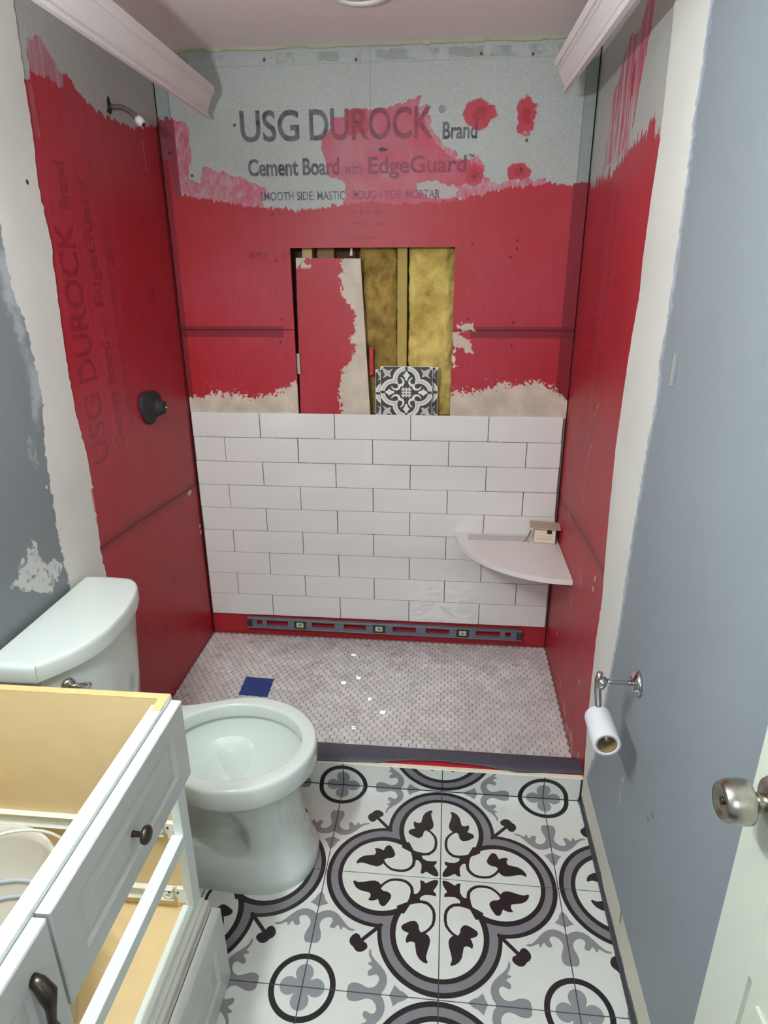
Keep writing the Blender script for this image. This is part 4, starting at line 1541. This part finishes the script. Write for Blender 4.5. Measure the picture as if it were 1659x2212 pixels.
bm = bmesh.new()
loft(bm, [subdiv_ring(dsec(z, s)) for z, s in ((.712, .965), (.712, .995), (.716, 1.0), (.745, 1.0), (.7535, .990), (.757, .965), (.7575, .93))])
bmesh.ops.recalc_face_normals(bm, faces=bm.faces)
auto_smooth(finish('tank_lid', bm, M['porcelain'], toi), 55)
bm = bmesh.new()
loft(bm, [subdiv_ring(dsec(z, s, dx)) for z, s, dx in ((.400, .80, -.014), (.408, .83, -.012), (.50, .865, -.010), (.62, .90, -.006), (.700, .93, -.003), (.7115, .935, -.003))])
bmesh.ops.recalc_face_normals(bm, faces=bm.faces)
auto_smooth(finish('tank', bm, M['porcelain'], toi), 55)
lev = lathe('flush_lever', [(.0, .0), (.017, .0), (.018, .006), (.012, .012), (.0, .014)], (.162, -.158, .668), (.8, -.6, 0), M['chrome'], toi, 20)
bm = bmesh.new()
add_tube(bm, [(.172, -.166, .668), (.184, -.156, .664), (.192, -.142, .655), (.196, -.128, .646)], [.006, .006, .007, .008], 10)
finish('lever_arm', bm, M['chrome'], lev, smooth=True)

# ------------------------------------------------------------------ vanity cabinet
VY0, VY1 = -2.42, -1.497      # near and far ends
VX = .512
VZ = .800
van = thing('vanity_cabinet', 'open white vanity cabinet with beige inside and no top', 'cabinet', (0, 0, 0))


def vbox(name, x0, x1, y0, y1, z0, z1, m, bevel=.0008, parent=van):
    return box(name, x0, x1, y0, y1, z0, z1, m, parent, bevel, 1)


sp = vbox('side_panel', .002, VX - .020, VY1 - .016, VY1, .0, VZ, M['beige'])
tag(sp, 'beige side panel by the toilet')
box('raw_top_edge', .002, VX - .020, VY1 - .0162, VY1 + .0002, VZ, VZ + .0012, M['beige_raw'], sp)
vbox('side_panel', .002, VX - .020, VY0, VY0 + .016, .0, VZ, M['beige'])
vbox('back_panel', .002, .008, VY0 + .016, VY1 - .016, .25, VZ - .04, M['beige'])
vbox('bottom_panel', .008, VX - .020, VY0 + .016, VY1 - .016, .215, .230, M['beige'])
# face frame
ff = thing('face_frame', None, None)
ff.parent = van
for k_, (a, b) in enumerate(((VY1 - .036, VY1), (-1.985, -1.955), (VY0, VY0 + .036))):
    o = vbox('stile', VX - .0195, VX - (0 if k_ != 1 else .0012), a, b, .10, (VZ - .0005, VZ - .004, VZ - .0005)[k_], M['whitelam'], parent=ff)
vbox('stile_cap', VX - .0202, VX - .001, VY1 - .052, VY1 + .0003, VZ - .001, VZ + .0015, M['beige_raw'], .0003, ff)
for a, b in ((VZ - .035, VZ), (.438, .468), (.222, .262)):
    vbox('rail', VX - .026, VX - .0008, VY0 + .034, VY1 - .034, a, b, M['whitelam'], parent=ff)
# drawer slides on the far side panel
for z in (.452, .262):
    sl_ = thing('drawer_slide', None, None)
    sl_.parent = van
    yb_ = VY1 - .016
    vbox('slide_channel', .010, VX - .021, yb_ - .003, yb_ - .0003, z, z + .034, M['plastic_w'], parent=sl_)
    vbox('slide_lip', .010, VX - .050, yb_ - .013, yb_ - .002, z + .030, z + .033, M['plastic_w'], parent=sl_)
    vbox('slide_lip', .010, VX - .050, yb_ - .013, yb_ - .002, z, z + .003, M['plastic_w'], parent=sl_)
    vbox('slide_tab', VX - .040, VX - .0205, yb_ - .012, yb_ - .002, z - .004, z + .038, M['plastic_w'], parent=sl_)
    rl = lathe('roller', [(.0035, 0), (.012, 0), (.013, .004), (.012, .009), (.004, .009), (.0035, .003)], (VX - .062, yb_ - .003, z + .014), (0, -1, 0), M['plastic_w'], sl_, 20)
    for q in (.455, .475):
        lathe('screw', [(.0028, 0), (.0028, .001)], (q, yb_ - .0128, z + .028), (0, -1, 0), M['pewter'], sl_, 8)


def panel_front(name, y0, y1, z0, z1, xb, m, parent, arch=False, t=.021):
    """A cabinet front facing +x with eased edges and a routed raised field."""
    r = thing(name, None, None)
    r.parent = parent
    bm = bmesh.new()
    mg = .055
    ys = [y0, y0 + .003, y0 + mg, y0 + mg + .007, y0 + mg + .016, y0 + mg + .040]
    yr = [y1, y1 - .003, y1 - mg, y1 - mg - .007, y1 - mg - .016, y1 - mg - .040]
    zs = [z0, z0 + .003, z0 + mg, z0 + mg + .007, z0 + mg + .016, z0 + mg + .040]
    zr = [z1, z1 - .003, z1 - mg, z1 - mg - .007, z1 - mg - .016, z1 - mg - .040]
    if z1 - z0 < .22:
        f = (z1 - z0) / .26
        zs = [z0] + [z0 + (q - z0) * f for q in zs[1:]]
        zr = [z1] + [z1 + (q - z1) * f for q in zr[1:]]
    xs = [xb + t - .0015, xb + t, xb + t, xb + t - .006, xb + t - .006, xb + t - .0005]
    rings = [[bm.verts.new((xb, a, c)) for a, c in ((y0, z0), (y1, z0), (y1, z1), (y0, z1))]]
    for k_ in range(6):
        rings.append([bm.verts.new((xs[k_], a, c)) for a, c in ((ys[k_], zs[k_]), (yr[k_], zs[k_]), (yr[k_], zr[k_]), (ys[k_], zr[k_]))])
    for A, B in zip(rings, rings[1:]):
        for k_ in range(4):
            j_ = (k_ + 1) % 4
            bm.faces.new((A[k_], A[j_], B[j_], B[k_]))
    bm.faces.new(rings[-1])
    bm.faces.new(rings[0][::-1])
    bmesh.ops.recalc_face_normals(bm, faces=bm.faces)
    finish('front_panel', bm, m, r)
    return r


dr = panel_front('drawer_front', -1.958, VY1 - .004, .610, .790, VX + .0006, M['whitelam2'], van)
dw = lathe('knob', [(.006, 0), (.005, .004), (.0048, .014), (.007, .017), (.0145, .019), (.016, .023), (.0155, .027), (.011, .030), (0, .031)], (VX + .0215, -1.742, .700), (1, 0, 0), M['pewter'], dr, 24)
tag(dw, 'dark pewter knob')
dd = panel_front('door_front', VY0 + .004, -1.964, .250, .790, VX + .0006, M['whitelam2'], van)
bm = bmesh.new()
hy = -2.010
add_tube(bm, [(VX + .018, hy, .742), (VX + .030, hy - .002, .738), (VX + .040, hy - .004, .722), (VX + .041, hy - .006, .700), (VX + .038, hy - .007, .672), (VX + .041, hy - .007, .646), (VX + .032, hy - .006, .632), (VX + .018, hy - .006, .628)], [.008, .010, .012, .0075, .0055, .0105, .010, .008], 14)
pl_ = finish('pull', bm, M['pewter'], dd, smooth=True)
tag(pl_, 'dark pewter bow handle')
# base: dusty stepped moulding
bm = bmesh.new()
for x1, z0, z1 in ((.530, .0, .205), (.534, .205, .218), (.527, .218, .226), (.531, .226, .240), (.522, .240, .247)):
    add_box(bm, VX - .012, x1, VY0, VY1 - .001, z0, z1, .0012, 1)
bs = finish('base_moulding', bm, M['dust'], van)
tag(bs, 'dusty stepped base moulding')

# detached front standing on the floor against the vanity base
pf = thing('loose_drawer_front', 'detached white drawer front standing on the floor against the vanity base', 'drawer front', (.541, -1.500, 0.0), (0, math.radians(-1.2), 0))
fr = panel_front('panel', -.66, -.002, .001, .222, .002, M['whitelam2'], pf)

# bucket inside the vanity
BXc, BYc, BZ0, BH, BR = .236, -1.800, .2302, .365, .152
bk = thing('plastic_bucket', 'milky plastic bucket with wire handle standing inside the vanity', 'bucket', (BXc, BYc, BZ0))
lathe('bucket_wall', [(.0, 0), (.126, 0), (.130, .004), (BR - .004, BH - .03), (BR, BH - .028), (BR + .003, BH - .008), (BR, BH), (BR - .005, BH), (BR - .006, BH - .03), (.125, .010), (0, .008)], (0, 0, 0), (0, 0, 1), M['bucket'], bk, 48)
for z in (.185, .225):
    r0 = .125 + (z - .010) / (BH - .04) * (BR - .006 - .125)
    lathe('printed_band', [(r0 - .0004, z), (r0 + .0003, z + .012), (r0 - .0004, z + .012), (r0 - .0011, z)], (0, 0, 0), (0, 0, 1), M['bucket_blue'], bk, 48, close=True)
bm = bmesh.new()
hp = []
for k_ in range(25):
    t_ = math.pi * k_ / 24
    hp.append((.010 + .085 * math.sin(t_) * .55, math.cos(t_) * (BR + .004) * -1, BH - .03 + math.sin(t_) * .120))
add_tube(bm, [(p[1] * .78 + .02, p[1] * .62 + p[0], p[2] - .045 + .02) for p in hp], .0028, 8)
finish('wire_handle', bm, mat('handle_wire', (214, 216, 200), .35), bk, smooth=True)
bm = bmesh.new()
G = []
nr = 10
for j in range(nr + 1):
    row = []
    for i in range(28):
        t_ = 2 * math.pi * i / 28
        r = .124 * j / nr
        x, y = r * math.cos(t_), r * math.sin(t_)
        row.append(bm.verts.new((x, y, .060 + .020 * mnoise.noise(Vector((x * 25, y * 25, 0))) + .008 * mnoise.noise(Vector((x * 90, y * 90, 0))))))
    G.append(row)
for j in range(nr):
    for i in range(28):
        bm.faces.new((G[j][i], G[j][(i + 1) % 28], G[j + 1][(i + 1) % 28], G[j + 1][i]))
o = finish('yellow_grit', bm, M['rubble'], smooth=True)
o.location = (BXc, BYc, BZ0)
tag(o, 'yellowish grit lying in the bottom of the milky bucket', 'grit', kind='stuff')
bm = bmesh.new()
bmesh.ops.create_icosphere(bm, subdivisions=3, radius=.055)
for v in bm.verts:
    v.co *= 1 + .35 * mnoise.noise(v.co * 30)
    v.co.z *= .55
o = finish('plastic_film', bm, M['rag'], smooth=True)
o.location = (BXc + .03, BYc + .03, BZ0 + .125)
tag(o, 'crumpled pale blue plastic film inside the milky bucket', 'plastic film')

# ------------------------------------------------------------------ paper holder and roll on the right wall
th = thing('paper_holder', 'chrome pivoting toilet paper holder on the right wall', 'paper holder', (W, -1.218, .690))
lathe('flange', [(.0, 0), (.030, 0), (.031, .005), (.027, .010), (.022, .015), (.012, .017), (0, .018)], (0, 0, 0), (-1, 0, 0), M['chrome'], th, 32)
bm = bmesh.new()
add_tube(bm, [(-.012, 0, .000), (-.030, -.003, .002), (-.060, -.008, .006), (-.082, -.012, .008)], [.0085, .0052, .0052, .008], 14)
finish('arm', bm, M['chrome'], th, smooth=True)
lathe('knuckle', [(.0, -.014), (.0105, -.013), (.0115, 0), (.0105, .011), (0, .012)], (-.086, -.013, .006), (.15, -.4, 1), M['chrome'], th, 20)
bm = bmesh.new()
add_tube(bm, [(-.088, .006, .020), (-.090, .008, .000), (-.088, .008, -.030), (-.084, .006, -.062), (-.082, .000, -.083), (-.081, -.012, -.090), (-.081, -.050, -.091), (-.081, -.088, -.091)], [.007, .0085, .0085, .008, .0075, .007, .007, .007], 14)
finish('pivot_bar', bm, M['chrome'], th, smooth=True)
rl = thing('toilet_roll', 'nearly empty white toilet roll hanging on the chrome holder', 'toilet roll', (W - .081, -1.214, .690 - .100))
lathe('tissue', [(.0225, 0), (.0305, 0), (.0310, .002), (.0310, .098), (.0305, .100), (.0225, .100)], (0, 0, 0), (0, -1, .0), M['paper'], rl, 40, close=True)
lathe('core', [(.0205, .0005), (.0224, .0005), (.0224, .0995), (.0205, .0995)], (0, 0, 0), (0, -1, .0), M['card'], rl, 36, close=True)

# zinc plate on the right wall
zp = thing('wall_bracket', 'small upright zinc mounting plate high on the right blue wall', 'bracket', (W, -1.143, 1.395))
box('plate', -.004, -.0002, -.0120, .0120, -.034, .034, M['staple'], zp, .0012, 2)
box('lip', -.010, -.0035, -.0120, -.0085, -.032, .032, M['staple'], zp, .0008, 1)

# ------------------------------------------------------------------ open door by the right wall
dv = thing('door_1', 'cream panelled door standing open along the right wall', None, (0, 0, 0))
tag(dv, kind='structure')
E0 = Vector((1.464, -1.800, 0))
H0 = Vector((1.480, -2.560, 0))
dirv = (H0 - E0).normalized()
nv = Vector((dirv.y, -dirv.x, 0))       # points to -x (towards the room)
if nv.x > 0:
    nv = -nv
dv.location = E0
dv.rotation_euler = (0, 0, math.atan2(dirv.y, dirv.x))
# local frame: +x along the leaf away from the free edge, local y across; find which way is the room
loc_n = dv.rotation_euler.to_matrix().transposed() @ nv
sg = 1 if loc_n.y > 0 else -1
LW = (H0 - E0).length


def lbox(name, x0, x1, d0, d1, z0, z1, bevel=0.0, seg=1, parent=dv):
    a, b = sorted((sg * d0, sg * d1))
    return box(name, x0, x1, a, b, z0, z1, M['door'], parent, bevel, seg)


stl = .090
lbox('door_core', .002, LW - .002, -.026, -.008, .012, 2.03)
for x0, x1 in ((0, stl), (LW - stl, LW), (LW / 2 - .045, LW / 2 + .045)):
    lbox('door_stile', x0, x1, -.034, 0, .010, 2.035, .0015)
for z0, z1 in ((.010, .22), (.70, .86), (1.55, 1.66), (1.93, 2.035)):
    lbox('door_rail', stl, LW - stl, -.034, -.0004, z0, z1, .0015)
for z0, z1 in ((.22, .70), (.86, 1.55), (1.66, 1.93)):
    for x0, x1 in ((stl, LW / 2 - .045), (LW / 2 + .045, LW - stl)):
        lbox('door_panel', x0 + .018, x1 - .018, -.028, -.003, z0 + .018, z1 - .018, .006, 2)
kx, kz = .055, .962
kn = thing('door_handle', None, None)
kn.parent = dv
kn['label'] = 'satin nickel round door knob'
lathe('rosette', [(.0, 0), (.0335, 0), (.033, .003), (.030, .008), (.020, .011), (.0145, .013)], (kx, sg * .0, kz), (0, sg, 0), M['nickel'], kn, 40)
lathe('knob', [(.012, .010), (.0125, .022), (.0135, .028), (.0215, .031), (.0275, .034), (.0285, .040), (.0275, .056), (.0240, .066), (.0215, .0685), (.0190, .0672), (.0165, .0655), (.006, .0650), (.0, .0650)], (kx, 0, kz), (0, sg, 0), M['nickel'], kn, 48)
lathe('keyhole', [(.0, .0652), (.0050, .0652), (.0050, .0665), (.0018, .0667), (.0016, .0655), (0, .0655)], (kx, 0, kz), (0, sg, 0), M['pewter'], kn, 20)
